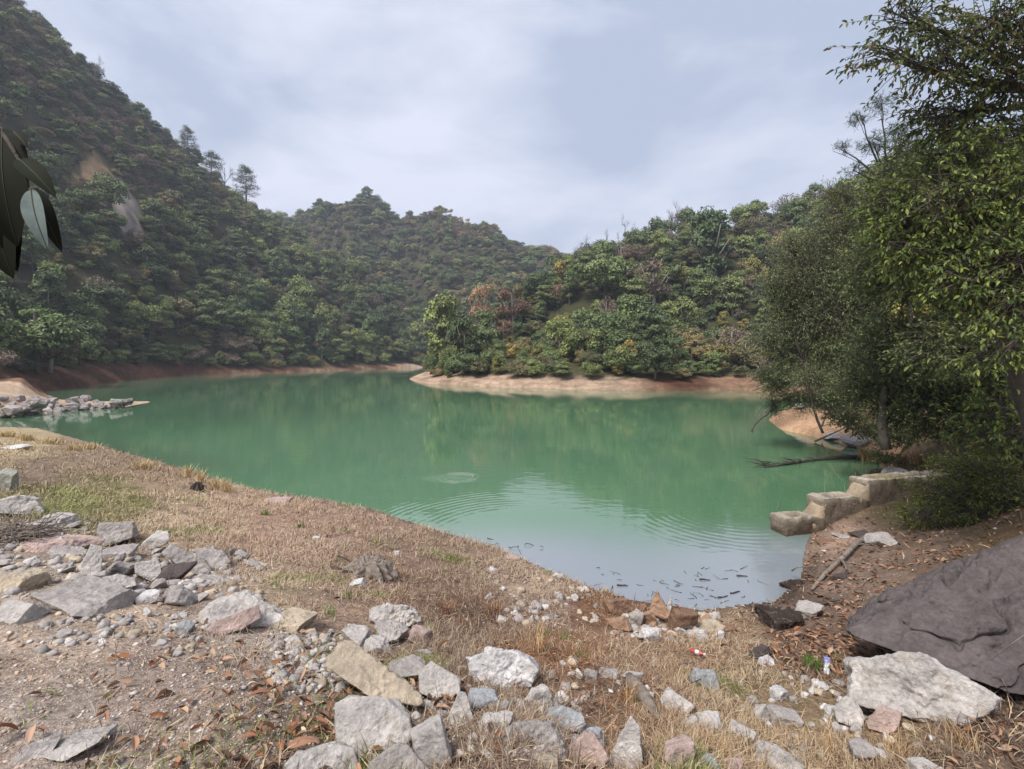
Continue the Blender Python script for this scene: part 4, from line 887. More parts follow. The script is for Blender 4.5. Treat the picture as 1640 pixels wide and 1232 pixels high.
def small_stone(u, v, s_px, tone, lab):
    p = ghit(u, v)
    if p[2] <= .03: return
    s = s_px/F*p[1]*.95; o = obj('stone', random.choice(smalls)); o.location = (p[0], p[1], p[2]-s*.12); o.scale = (s, s*random.uniform(.7, 1.1), s*random.uniform(.6, 1.2)); o.rotation_euler = (random.uniform(-.6, .6), random.uniform(-.6, .6), random.uniform(0, 6.28))
    o.color = (*(srgb(*TONE[tone])*random.uniform(.6, .95)), 1); tag(o, lab, 'stone', lab.replace('small', 'small loose', 1).replace('stone', 'stones', 1) if 'loose' not in lab else lab.replace('stone', 'stones'))
for (ua, ub), (va, vb), n, tone, lab in ZS:
    k1 = int(n*(.62 if 'filling' in lab else .42))
    for i in range(k1): small_stone(random.uniform(ua, ub), random.uniform(va, vb), random.uniform(15, 32) if 'rubble' in lab or 'filling' in lab else random.uniform(11, 20), tone, lab)
    for i in range(int((n-k1)*5)): mass.append((random.uniform(ua, ub), random.uniform(va, vb), random.choice([random.uniform(5, 13), random.uniform(5, 13), random.uniform(12, 24)])))
MV = []; MF = []; MC = []; P, Fc = ico(1)
for i, (u, v, sp) in enumerate(mass):
    p = ghit(u, v)
    if p[2] <= .03: continue
    s = sp/F*p[1]*.5; q = np.array(P)*[1, .8, .6]+rng.normal(size=P.shape)*.13; th = random.uniform(0, 6.28); c_, s_ = math.cos(th), math.sin(th)
    q = np.stack([q[:, 0]*c_-q[:, 1]*s_, q[:, 0]*s_+q[:, 1]*c_, q[:, 2]], 1)*s+p+[0, 0, s*.15]; MF.append(Fc+42*len(MV)); MV.append(q); MC.append(np.broadcast_to(srgb(*TONE[random.choice(['pale', 'grey', 'buff', 'grey'])])*random.uniform(.5, .95), (42, 3)))
ro = obj('rubble', mesh('rubble', np.concatenate(MV), np.concatenate(MF), vcol_mat('rubble', .95, .1, noise=[(40, .7, 1.25)]), np.concatenate(MC))); tag(ro, 'fine broken rubble filling the gaps between the near rocks', 'rubble', kind='stuff')

# stones of the causeway embankment
cs = []
for k in range(8):
    me = rock_mesh(700+k, (1, .8, .7), 4, 9, .05, 'shard'); me.materials.append(M['stonefar']); cs.append(me)
front = [(-130, 675.5), (0, 670), (46, 664), (110, 658.5), (165, 655), (200, 650)]
fw = np.array([wp(u, v) for u, v in front])
seg = np.linalg.norm(np.diff(fw, axis=0), axis=1); cum = np.concatenate([[0], np.cumsum(seg)]); 
for row, (off, zf) in enumerate([(.1, .14), (.5, .48), (.9, .82), (1.4, 1.12)]):
    t = random.uniform(0, .4)
    while t < cum[-1]:
        f = t/cum[-1]; s = (1.0-.5*f)*random.uniform(.7, 1.2)
        x = np.interp(t, cum, fw[:, 0]); y = np.interp(t, cum, fw[:, 1])
        i = min(np.searchsorted(cum, t, 'right'), len(cum)-1); d = fw[i]-fw[i-1]; n = np.array([-d[1], d[0]]); n /= np.linalg.norm(n); n = n if n[1] > 0 else -n
        sc = 1-.55*f; x2, y2 = x+n[0]*off*sc*1.5, y+n[1]*off*sc*1.5; hz = zf*(1-.62*f)
        if not (row == 3 and f > .8):
            o = obj('stone_block', random.choice(cs)); o.location = (x2, y2, hz-.22*s); o.scale = (s*random.uniform(.9, 1.3), s*.8, s*random.uniform(.75, 1.05)); o.rotation_euler = (random.uniform(-.25, .25), random.uniform(-.25, .25), random.uniform(-.6, .6)+(3.14 if random.random() < .5 else 0))
            o.color = (*(srgb(180, 170, 166)*random.uniform(.55, 1.0)), 1)
            pos = ('in the bottom row' if row == 0 else 'in the top row' if row == 3 else 'in the middle rows')+(', thick left end' if f < .4 else ', near the tapering tip' if f > .7 else ', middle stretch')
            tag(o, 'pale grey stone '+pos+' of the causeway', 'stone', 'pale causeway stones '+pos)
        t += s*.92

# ------------------------------------------------------------ concrete steps
def box_pts(x0, x1, y0, y1, z0, z1_): return np.array([[x, y, z] for z in (z0, z1_) for x, y in ((x0, y0), (x1, y0), (x1, y1), (x0, y1))], float)
conc = vcol_mat('old_concrete', .9, .15, noise=[(2.2, .7, 1.25), (16, .75, 1.2)], bumpd=(18, .8, .03))
st = thing('concrete_steps', 'old stepped concrete wall running from the bank down into the water', 'steps', (5.48, 9.75, 0))
st.rotation_euler = (0, 0, math.atan2(1.15, 4.6))
def step_part(x0, x1, z0, zt, y0=0, y1=.42, pocket=True, slope=0):
    # a block subdivided finely enough to be worn, with a sunken pocket in its top
    nx = int((x1-x0)/.035); ny = 12; nz = 14; xs = np.linspace(x0, x1, nx+1); ys = np.linspace(y0, y1, ny+1); zs = np.linspace(z0, zt, nz+1)
    g = Geo()
    def sheet(A, B, fn, flip):
        a, b = np.meshgrid(A, B, indexing='ij'); V = fn(a.ravel(), b.ravel()); m = len(B)
        I_ = (np.arange(len(A)-1)[:, None]*m+np.arange(m-1)[None]).ravel(); q = np.stack([I_, I_+1, I_+m+1, I_+m], 1)
        g.add(V, q if flip else q[:, ::-1])
    def top(a, b):
        z = np.full_like(a, zt)
        if pocket:
            k = ((a > x0+.22) & (a < x0+(x1-x0)*.66) & (b > y0+.10) & (b < y1-.10)); z = z-.11*k
        z = z-slope*np.clip((a-(x0+(x1-x0)*.70))/((x1-x0)*.3), 0, 1)
        return np.stack([a, b, z], 1)
    sheet(xs, ys, top, False)
    sl = lambda a: slope*np.clip((a-(x0+(x1-x0)*.70))/((x1-x0)*.3), 0, 1)
    for yy, fl in ((y0, False), (y1, True)):
        sheet(xs, zs, lambda a, b, yy=yy: np.stack([a, np.full_like(a, yy), z0+(b-z0)*((zt-sl(a)-z0)/(zt-z0))], 1), fl)
    for xx, fl in ((x0, True), (x1, False)):
        sheet(ys, zs, lambda a, b, xx=xx: np.stack([np.full_like(a, xx), a, z0+(b-z0)*((zt-float(sl(np.array([xx]))[0])-z0)/(zt-z0))], 1), fl)
    V = np.concatenate(g.V); nn = V*1.0
    e = .020*np.stack([fbm(nn*7+11, 4, .65), fbm(nn*7+31, 4, .65), fbm(nn*7+51, 4, .65)], 1)
    # round the corners a little
    cxy = np.clip(V, [x0+.03, y0+.03, z0], [x1-.03, y1-.03, zt-.03]); dv = V-cxy; ln = np.linalg.norm(dv, axis=1, keepdims=True); V2 = np.where(ln > .0301, cxy+dv/np.maximum(ln, 1e-6)*.032, V)
    if pocket: V2 = np.where((V[:, 2:3] < zt-.05) & (V[:, 1:2] > y0+.05) & (V[:, 1:2] < y1-.05) & (V[:, 0:1] > x0+.1) & (V[:, 0:1] < x1-.05), V, V2)
    V2 = V2+e; n = n2(V[:, 0], V[:, 2]*1.5+V[:, 1], 2.2, 3, 4.)
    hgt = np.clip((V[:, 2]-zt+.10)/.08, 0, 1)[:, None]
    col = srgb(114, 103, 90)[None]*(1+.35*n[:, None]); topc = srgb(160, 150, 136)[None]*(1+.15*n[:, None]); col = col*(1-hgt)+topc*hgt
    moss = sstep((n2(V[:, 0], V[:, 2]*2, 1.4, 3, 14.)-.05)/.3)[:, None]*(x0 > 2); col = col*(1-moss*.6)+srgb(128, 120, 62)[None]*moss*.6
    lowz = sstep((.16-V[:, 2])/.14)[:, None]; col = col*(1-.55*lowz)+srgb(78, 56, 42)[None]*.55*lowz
    g.V = [V2]; g.C = [np.clip(col, .01, .7)]; 
    return g.build('step', conc)
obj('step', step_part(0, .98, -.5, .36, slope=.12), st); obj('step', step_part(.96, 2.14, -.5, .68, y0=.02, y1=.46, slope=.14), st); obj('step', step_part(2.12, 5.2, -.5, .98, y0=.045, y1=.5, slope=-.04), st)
def fill(x0, zl, x1, zh, y0, y1):
    nx = 16; g = Geo(); V = []; 
    for i in range(nx+1):
        t = i/nx; x = x0+(x1-x0)*t; zt = zl+(zh-zl)*t**1.7
        for j in range(9): V.append((x, y0+(y1-y0)*j/8, zt))
        for j in range(9): V.append((x, y0+(y1-y0)*j/8, zl-.25))
    V = np.array(V); q = []
    for i in range(nx):
        a = i*18; b = a+18
        for j in range(8): q += [(a+j, b+j, b+j+1, a+j+1), (a+9+j, a+10+j, b+10+j, b+9+j)]
        q += [(a, a+9, b+9, b), (a+8, b+8, b+17, a+17)]
    V = V+.02*np.stack([fbm(V*6+1, 3), fbm(V*6+2, 3), fbm(V*6+5, 3)], 1); nn = fbm(V*5, 3)
    return mesh('joint', V, np.array(q), conc, srgb(150, 134, 114)[None]*(1+.25*nn[:, None]))
obj('joint', fill(.60, .26, 1.0, .60, .012, .36), st); obj('joint', fill(1.72, .55, 2.16, .93, .03, .40), st)

# ------------------------------------------------------------ wood, litter, odds and ends
def wob(a, b, n, amp, seed, sag=0):
    r = np.random.default_rng(seed); t = np.linspace(0, 1, n)[:, None]; a = np.array(a, float); b = np.array(b, float)
    w = np.cumsum(r.normal(size=(n, 3)), 0); w -= w[0]+(w[-1]-w[0])*t; return a*(1-t)+b*t+w*amp+np.array([0, 0, -sag])*4*t*(1-t)
# dead branch lying from the stump ball to the water
def gp(u, v, up=.0): p = ghit(u, v); return p+[0, 0, up]
g = Geo(); P0 = [gp(1392, 868, .12), gp(1370, 880, .08), gp(1345, 905, .06), gp(1322, 925, .05), gp(1300, 950, .04)]
tr = thing('dead_branch', 'grey bent dead branch lying from the round stump towards the water', 'branch', tuple(P0[0]))
def rel(P, o): return np.array(P)-np.array(o.location)
g.tube(rel(P0, tr), [.05, .042, .036, .03, .02], 8); obj('stem', g.build('stem', M['deadwood'], True), tr)
for a, b, sd in (((1345, 905), (1390, 918), 3), ((1370, 880), (1405, 885), 5), ((1345, 903), (1362, 930), 6), ((1390, 872), (1350, 872), 9)):
    g = Geo(); q = wob(gp(*a, .06), gp(*b, .10), 7, .02, sd); g.tube(rel(q, tr), np.linspace(.014, .005, 7), 5); obj('side_twig', g.build('side_twig', M['deadwood']), tr)
rock(1411, 878, 44, 32, 'grey', 'round weathered stump ball lying on leaf litter below the steps', shape='round', dep=1.0, cat='stump', name='stump', mat='boulder')
rock(1269, 943, 40, 30, 'wet', 'dark wet rounded rock standing in the water by the litter bank', shape='round', dep=.9)
# thin twig near the wet rock
def twig_thing(pts, r0, label, mat='deadwood', name='fallen_twig', cat='twig', group=None, sides=5):
    g = Geo(); pts = np.array(pts); o0 = pts[0]; g.tube(pts-o0, np.linspace(r0, r0*.4, len(pts)), sides); o = obj(name, g.build(name, M[mat])); o.location = tuple(o0); return tag(o, label, cat, group)
twig_thing(wob(gp(1268, 927, .12), gp(1312, 918, .1), 8, .02, 3, -.05), .012, 'pale thin twig leaning over the dark wet rock')
twig_thing(wob(gp(1310, 972, .04), gp(1345, 968, .05), 6, .01, 4), .03, 'dark short stick beside the grey rock on the litter bank', 'darkwood')
# driftwood
g = Geo(); P0 = wob(gp(1008, 1104, .08), gp(1054, 1160, .03), 9, .006, 8); o0 = P0[0].copy()
g.tube(P0-o0, [.03, .042, .05, .05, .046, .04, .034, .024, .01], 9); o = obj('driftwood', g.build('driftwood', M['deadwood'], True)); o.location = tuple(o0); tag(o, 'short weathered driftwood chunk in rusty grass below the speckled stone', 'driftwood')
twig_thing(wob(gp(1085, 1068, .03), gp(1125, 1064, .03), 6, .006, 12), .016, 'brown stick lying left to right under the red bottle')
twig_thing(wob(gp(1168, 1075, .02), gp(1050, 1140, .05), 8, .01, 14), .004, 'thin dark twig crossing the grass behind the flat topped block', 'darkwood')
# fallen branch in the water
wbr = thing('sunken_branch', 'long dark branch lying on the water with bare twigs at its tip', 'branch', tuple(wp(1410, 731)))
g = Geo(); pp = [wp(u, v, z) for u, v, z in ((1412, 731, .08), (1380, 732, .05), (1340, 733, .05), (1300, 737, .03), (1265, 742, .05), (1225, 748, .03))]; g.tube(rel(pp, wbr), [.10, .09, .075, .06, .045, .02], 7); obj('stem', g.build('stem', M['darkwood'], True), wbr)
g = Geo(); r2 = np.random.default_rng(4)
for k in range(26):
    t = r2.uniform(2.6, 5); a = pp[int(t)]+(pp[min(int(t)+1, 5)]-pp[int(t)])*(t-int(t)); e = a+np.array([-r2.uniform(.1, .9), r2.normal()*.35, r2.uniform(-.02, .42)*(.4 if k > 4 else 1.4)]); g.tube(rel(wob(a, e, 5, .03, 50+k), wbr), [.02, .016, .012, .008, .005], 3)
obj('twigs', g.build('twigs', M['darkwood']), wbr)
# pale pole leaning over the water, beside the thicket
twig_thing([wp(1305, 707, .05), wy(1345, 689, 20.6), wy(1392, 665, 20.0)], .045, 'straight pale pole slanting from the thicket down to the water', 'barkpale', 'pole', 'pole')
twig_thing([wy(1316, 684, 22.5), wy(1323, 664, 22.3), wy(1338, 640, 22.1), wy(1352, 628, 22)], .045, 'thin bent pale stem rising from the wooded point', 'barkpale')
# floating twigs
for i in range(58):
    u = random.gauss(1090, 110); v = random.uniform(908, 968)
    if i % 3 == 0: u = random.uniform(960, 1240); v = random.uniform(912, 962)
    if u > 1235 or u < 900: continue
    if v > 915+max(0, (u-880))*.35 or zat(*wp(u, v)[:2], gd)[0] > -.05: 
        if zat(*wp(u, v)[:2], gd)[0] > -.05: continue
    p = wp(u, v, .008); a = random.uniform(0, 6.28); L_ = random.uniform(.04, .22)
    q = wob(p, p+np.array([math.cos(a)*L_, math.sin(a)*L_, .01*random.random()]), 5, .006, 300+i)
    twig_thing(q, random.uniform(.003, .007), 'short dark twig floating on the pale water near the bank', 'darkwood', 'floating_twig', 'twig', 'short dark twigs floating near the bank', 4)
for i, (u, v) in enumerate([(1150, 957), (1170, 950), (988, 937), (1120, 928), (1180, 922)]):
    p = wp(u, v, .012); twig_thing(wob(p, p+np.array([.17, .06 if i < 2 else -.02, .0]), 5, .006, 400+i), .016, ['thick dark stick floating nearest the waterside heap', 'thick dark stick floating just behind the nearest one', 'stubby dark stick floating left of the floating twigs', 'forked dark stick floating farthest out', 'thin dark stick floating right of the farthest one'][i], 'darkwood', 'floating_stick', 'stick')
for i, (a, b) in enumerate([((780, 862), (870, 880)), ((840, 872), (870, 876)), ((775, 870), (800, 872)), ((815, 876), (835, 888))]):
    twig_thing(wob(wp(*a, .02), wp(*b, .02), 8, .03, 500+i), .008, ['long arched twig lying on the pale water off the middle bank', 'straight dark twig crossing the end of the arched one', 'short twig off the middle bank left of the arched one', 'short twig nearest the middle bank under the arched one'][i], 'darkwood')
# drowned reeds by the steps
for i, (u, v, h) in enumerate([(1320, 800, 48), (1368, 800, 44), (1352, 795, 22), (1308, 812, 26), (1244, 815, 14), (1385, 775, 24)]):
    a = wp(u, v); twig_thing(wob(a, a+[.03, 0, h/F*a[1]], 6, .008, 600+i), .008, 'thin pale dead reed standing in the water behind the concrete steps', 'barkpale', 'reed', 'reed', 'thin dead reeds behind the concrete steps', 4)
# stumps
def stump(u, v, w, h, label, seed):
    p = ghit(u, v); Y = p[1]; r = np.random.default_rng(seed); t = thing('tree_stump', label, 'stump', tuple(p)); rw_ = w/F*Y/2; hh = h/F*Y
    P, Fc = ico(4); V = P*np.array([rw_, rw_*.8, hh*1.0]); a = np.arctan2(P[:, 1], P[:, 0]); V[:, :2] *= (1+.22*np.sin(a*7+2)+.15*np.sin(a*13))[:, None]*(1.15-.35*np.clip(P[:, 2:3], 0, 1))
    V[:, 2] = np.minimum(V[:, 2], hh*(.62+.22*vnoise(P*5+seed))); V += P*(fbm(P*6+seed, 3)*.05*rw_*3)[:, None]
    obj('wood', mesh('wood', V, Fc, M['deadwood'] if seed == 2 else M['darkwood']), t)
    for k in range(7):
        e = r.uniform(0, 6.28); g = Geo(); g.tube(wob([math.cos(e)*rw_*.7, math.sin(e)*rw_*.5, hh*.3], [math.cos(e)*rw_*1.9, math.sin(e)*rw_*1.3, hh*r.uniform(.05, .9)], 5, .02, 80+k), [.014, .012, .01, .008, .004], 4); obj('shoot', g.build('shoot', M['darkwood']), t)
stump(590, 925, 66, 40, 'old dark brown stump tangled with dead stems on the bank', 2)
stump(316, 786, 15, 18, 'tiny dark stump in straw near the water edge at left', 3)
# heap of twigs at the left
p = ghit(25, 868); tw = thing('twig_heap', 'heap of tangled dead twigs between the left slabs', 'twig heap', tuple(p)); g = Geo(); r2 = np.random.default_rng(6)
for k in range(150):
    c = np.array([r2.normal()*.18, r2.normal()*.12, abs(r2.normal())*.07+.03]); e = r2.normal(size=3)*[1, .6, .25]; e /= np.linalg.norm(e); L_ = r2.uniform(.1, .3); g.tube(wob(c-e*L_, c+e*L_, 5, .012, k+900), [.007, .006, .005, .004, .002], 3)
obj('twigs', g.build('twigs', M['deadwood']), tw)
# red and white bottle, white packet
def lathe(g, prof, n=16, col=None, bands=None):
    th = np.arange(n)*2*np.pi/n; V = np.array([[r*math.cos(t), r*math.sin(t), z] for z, r in prof for t in th]); m = len(prof); i = np.arange(m-1)[:, None]*n; j = np.arange(n)[None]; k = (j+1) % n
    g.add(V, np.stack([i+j, i+k, i+k+n, i+j+n], -1).reshape(-1, 4), col=col)
p = ghit(1103, 1050); bt = thing('plastic_bottle', 'small crushed red and white plastic bottle lying in the dry grass', 'bottle', (p[0]+.02, p[1]-.0, p[2]+.045)); bt.rotation_euler = (R(80), R(12), R(40))
red = plain('red_plastic', (.42, .06, .06), .35, .5, None, None); whi = plain('white_plastic', (.60, .60, .62), .35, .5, None, None); lil = plain('lilac_film', (.30, .33, .62), .35, .5, None, None)
g = Geo(); lathe(g, [(-.005, .001), (0, .018), (.006, .021), (.03, .019), (.052, .021)]); obj('base', g.build('base', red, True), bt)
g = Geo(); lathe(g, [(.052, .021), (.07, .0195), (.09, .021)]); obj('wrap', g.build('wrap', whi, True), bt)
g = Geo(); lathe(g, [(.09, .021), (.105, .018), (.12, .0095), (.135, .009)]); obj('neck', g.build('neck', red, True), bt)
g = Geo(); lathe(g, [(.133, .011), (.15, .011), (.152, .001)]); obj('cap', g.build('cap', whi, True), bt)
p = ghit(1324, 1080); pk = thing('plastic_packet', 'crumpled white and lilac plastic packet beside the green tuft', 'packet', tuple(p))
for nm_, z0, z1_, mt in (('film', .0, .085, whi), ('printed_top', .086, .125, lil)):
    xs = np.linspace(-.032, .032, 13); zs = np.linspace(z0, z1_, 12); A, B = np.meshgrid(xs, zs, indexing='ij'); a, b = A.ravel(), B.ravel()
    tk = .016*np.sqrt(np.clip(1-(a/.033)**2, 0, 1)); off = .008*fbm(np.stack([a*60, b*60, a*0], 1), 3)
    Vf = np.stack([a*(.8+.2*np.cos(b*40)), -tk+off, b], 1); Vb = np.stack([a*(.8+.2*np.cos(b*40)), tk+off, b], 1); I_ = (np.arange(12)[:, None]*12+np.arange(11)[None]).ravel(); q = np.stack([I_, I_+12, I_+13, I_+1], 1)
    obj(nm_, mesh(nm_, np.concatenate([Vf, Vb]), np.concatenate([q, q[:, ::-1]+156]), mt, smooth=True), pk)
pk.rotation_euler = (R(-14), R(14), R(10))

# ------------------------------------------------------------ grass, leaves and gravel
def scatter(n, rmin, rmax, azm=62):
    a = rng.uniform(-R(azm), R(azm), n); ir = rng.uniform(1/rmax, 1/rmin, n); r = 1/ir
    x, y = np.sin(a)*r, np.cos(a)*r; z = zat(x, y); d = zat(x, y, gd); c, g = zone(x, y, z); u = U0+x/y*F
    ok = (d > .03) & ~((r > 20) & (x > 0)) & ~((y > 25.4) & (x < 0)); return x[ok], y[ok], z[ok], c[ok], g[ok], d[ok], r[ok]
def blades(x, y, z, c, r, hmin, hmax, lie, wid):
    n = len(x); a = rng.uniform(0, 6.283, n); tilt = np.where(rng.random(n) < lie, rng.uniform(1.0, 1.45, n), rng.uniform(.1, .8, n)); L_ = rng.uniform(hmin, hmax, n)*(1+r/16)
    d = np.stack([np.cos(a)*np.sin(tilt), np.sin(a)*np.sin(tilt), np.cos(tilt)], 1); s = np.stack([-np.sin(a), np.cos(a), rng.normal(size=n)*.3], 1)
    b = np.stack([x, y, z-.004], 1); w = (wid*np.maximum(1, r/3.2)**.85)[:, None]; bend = np.stack([np.cos(a), np.sin(a), -np.ones(n)*.5], 1)*rng.uniform(0, .35, n)[:, None]*L_[:, None]
    b[:, 2] += rng.uniform(0, .02, n)
    m = b+d*L_[:, None]*.55; t = b+d*L_[:, None]+bend; t[:, 2] = np.maximum(t[:, 2], b[:, 2]+.002)
    V = np.stack([b-s*w, b+s*w, m+s*w*.8, m-s*w*.8, t], 1).reshape(-1, 3); k = np.arange(n)[:, None]*5
    return V, k+np.array([[0, 1, 2, 3]]), k+np.array([[3, 2, 4]]), np.repeat(c, 5, 0)
A1 = scatter(GRASS, 1.5, 27); A2 = scatter(260000, 6.5, 27); m2 = A2[0] < 1.5; x, y, z, c, g3, d, r = [np.concatenate([a, b[m2]]) for a, b in zip(A1, A2)]; ok = rng.random(len(x)) < g3[:, 0]*np.clip(.25+1.1*(n2(x, y, 2.2, 3, 40.)+.45), .08, 1)
x, y, z, c, r, d = x[ok], y[ok], z[ok], c[ok], r[ok], d[ok]
mixk = rng.random(len(x))[:, None]; tuft = n2(x, y, 1.3, 3, 50.)[:, None]
c2 = c*rng.uniform(.65, 1.25, (len(x), 1)); c2 = np.where((mixk < .18), srgb(212, 190, 148)[None]*rng.uniform(.6, 1.05, (len(x), 1)), c2); c2 = np.where((mixk > .86), srgb(112, 76, 58)[None]*rng.uniform(.7, 1.3, (len(x), 1)), c2)
gk = ((c[:, 1] > c[:, 0]*.93))[:, None]; c2 = np.where(gk & (mixk > .1), c*rng.uniform(.6, 1.5, (len(x), 1))*np.array([1.05, 1.12, .85]), c2)
c2 = c2*.72+c2.mean(1, keepdims=True)*np.array([.30, .28, .25])
grn = (tuft > .78) & (mixk > .4) & (r[:, None] < 14); c2 = np.where(grn, srgb(120, 132, 64)[None]*rng.uniform(.6, 1.1, (len(x), 1)), c2)
V, Q, T, Cc = blades(x, y, z, np.clip(c2, .01, .75), r, .03, .10, .74, .0017)
go_ = obj('dry_grass', mesh('dry_grass', V, [Q, T], M['straw'], Cc)); tag(go_, 'matted dry straw coloured grass covering the near bank', 'grass', kind='stuff')
print('BLADES', len(x))
x, y, z, c, g3, d, r = scatter(int(GRASS*.42), 1.4, 13); ok = (rng.random(len(x)) < np.maximum(g3[:, 1]*.6, .08)) & (d > .0)
x, y, z, c, r = x[ok], y[ok], z[ok], c[ok], r[ok]; n = len(x)
P, Fc = ico(0); s = rng.uniform(.0014, .0046, n)**1.0*(1+rng.random(n)**6*2.2)*.8*np.maximum(1, r/2.6)**.8; A = rng.normal(size=(n, 12, 3))*.22+P[None]
A = A*(s[:, None, None]*np.array([1.3, 1, .65])); ca, sa = np.cos(rng.uniform(0, 6.28, n))[:, None], np.sin(rng.uniform(0, 6.28, n))[:, None]
V = np.stack([A[..., 0]*ca-A[..., 1]*sa, A[..., 0]*sa+A[..., 1]*ca, A[..., 2]], -1)+np.stack([x, y, z+s*.25], 1)[:, None]
gc = np.where(rng.random((n, 1)) < .32, srgb(196, 188, 180)[None]*rng.uniform(.6, 1.1, (n, 1)), c*rng.uniform(.55, 1.35, (n, 1)))
gvo = obj('gravel', mesh('gravel', V.reshape(-1, 3), (Fc[None]+np.arange(n)[:, None, None]*12).reshape(-1, 3), vcol_mat('gravel', .95, .1), np.repeat(np.clip(gc, .01, .7), 12, 0))); tag(gvo, 'crushed stone and grit strewn over the bare track and bank', 'gravel', kind='stuff')
def leaf_geo(B, Dr, Up, L_, W_, curl=.18):
    """six-point leaves: base, direction, up vector, length, width"""
    Dr = Dr/(np.linalg.norm(Dr, axis=1, keepdims=True)+1e-9); S_ = np.cross(Dr, Up); S_ /= np.linalg.norm(S_, axis=1, keepdims=True)+1e-9; U_ = np.cross(S_, Dr)
    L_ = np.asarray(L_)[:, None]; W_ = np.asarray(W_)[:, None]*.5; f = U_*W_*.45; cv = U_*L_*curl
    V = np.stack([B, B+Dr*L_*.33-S_*W_*.9+f+cv*.25, B+Dr*L_*.70-S_*W_*.75+f+cv*.1, B+Dr*L_-cv*.4, B+Dr*L_*.70+S_*W_*.75+f+cv*.1, B+Dr*L_*.33+S_*W_*.9+f+cv*.25], 1).reshape(-1, 3)
    k = np.arange(len(B))[:, None]*6; return V, np.concatenate([k+np.array([[0, 1, 2, 3]]), k+np.array([[0, 3, 4, 5]])])
x, y, z, c, g3, d, r = scatter(120000, 1.5, 14); dens = np.where(x > 2.2, 1.0, .12); ok = rng.random(len(x)) < g3[:, 2]**1.3*dens*.62
x, y, z, r = x[ok], y[ok], z[ok], r[ok]; n = len(x); a = rng.uniform(0, 6.28, n); D_ = np.stack([np.cos(a), np.sin(a), rng.normal(size=n)*.32], 1); U_ = np.stack([rng.normal(size=n)*.5, rng.normal(size=n)*.5, np.ones(n)], 1)
pal = np.array([srgb(*q) for q in ((142, 106, 82), (164, 128, 102), (116, 88, 72), (168, 138, 114), (142, 112, 94), (88, 68, 56), (176, 148, 122), (142, 96, 68))])
lc = pal[rng.integers(0, len(pal), n)]*rng.uniform(.7, 1.2, (n, 1)); L_ = rng.uniform(.035, .085, n)*np.where(r > 5, 1.3, .9)
V, Q = leaf_geo(np.stack([x, y, z+rng.uniform(.004, .028, n)], 1), D_, U_, L_, L_*rng.uniform(.3, .5, n), .3)
lo_ = obj('leaf_litter', mesh('leaf_litter', V, Q, M['litter'], np.repeat(np.clip(lc, 0, .7), 6, 0))); tag(lo_, 'brown fallen leaves littering the banks', 'leaf litter', kind='stuff')
# bigger leaves that can be told apart
def one_leaf(B, D_, U_, L_, W_, mt, name, col, n=14):
    D_ = np.array(D_, float); D_ /= np.linalg.norm(D_); S_ = np.cross(D_, U_); S_ /= np.linalg.norm(S_); U_ = np.cross(S_, D_); V = []; 
    for i in range(n+1):
        t = i/n; w = W_/2*math.sin(math.pi*t**.8)**.75*(1-.15*t); c = np.array(D_)*L_*t+U_*L_*.12*math.sin(t*2.6)
        for s in (-1, -.5, 0, .5, 1): V.append(c+S_*w*s+U_*abs(s)*w*.35)
    I_ = (np.arange(n)[:, None]*5+np.arange(4)[None]).ravel(); me = mesh(name, np.array(V), np.stack([I_, I_+1, I_+6, I_+5], 1), mt, np.tile(np.array(col), (len(V), 1)), True)
    return me
bl = [one_leaf(0, (1, .1, .05), (0, .2, 1), L_, W_, M['litter'], 'fallen_leaf', srgb(*cc)) for L_, W_, cc in ((.12, .045, (156, 118, 94)), (.10, .036, (184, 152, 130)), (.125, .045, (142, 100, 76)), (.08, .03, (204, 186, 164)))]
FL = [(545, 1095), (530, 1115), (555, 1120), (512, 1130), (500, 1070), (575, 1105), (525, 1150), (490, 1190), (460, 1205), (520, 1200), (505, 1165), (470, 1135), (440, 1180), (555, 1090), (405, 1015), (415, 1105), (330, 1040), (355, 1065), (270, 1155), (300, 1150), (170, 1165), (230, 1215), (395, 1125), (425, 1190), (370, 1170), (45, 1205), (30, 1180), (740, 1150), (760, 1120), (695, 1140), (385, 1195), (160, 1200), (700, 1050), (480, 1100)]
for i, (u, v) in enumerate(FL):
    p = ghit(u, v); o = obj('fallen_leaf', bl[i % 4]); o.location = (p[0], p[1], p[2]+.016+.01*random.random()); s = random.uniform(.55, .95); o.scale = (s, s*random.uniform(.6, 1), s*2.2); o.rotation_euler = (random.uniform(-.9, .9), random.uniform(-.45, .35), random.uniform(0, 6.28))
    lab = 'large curled brown leaf in the drift left of the long buff slab' if u > 430 and u < 600 else ('large dry leaf lying on the bare track' if u < 430 else 'large brown leaf caught between the middle rocks')
    tag(o, lab, 'leaf', lab.replace('leaf', 'leaves').replace('large', 'big'))
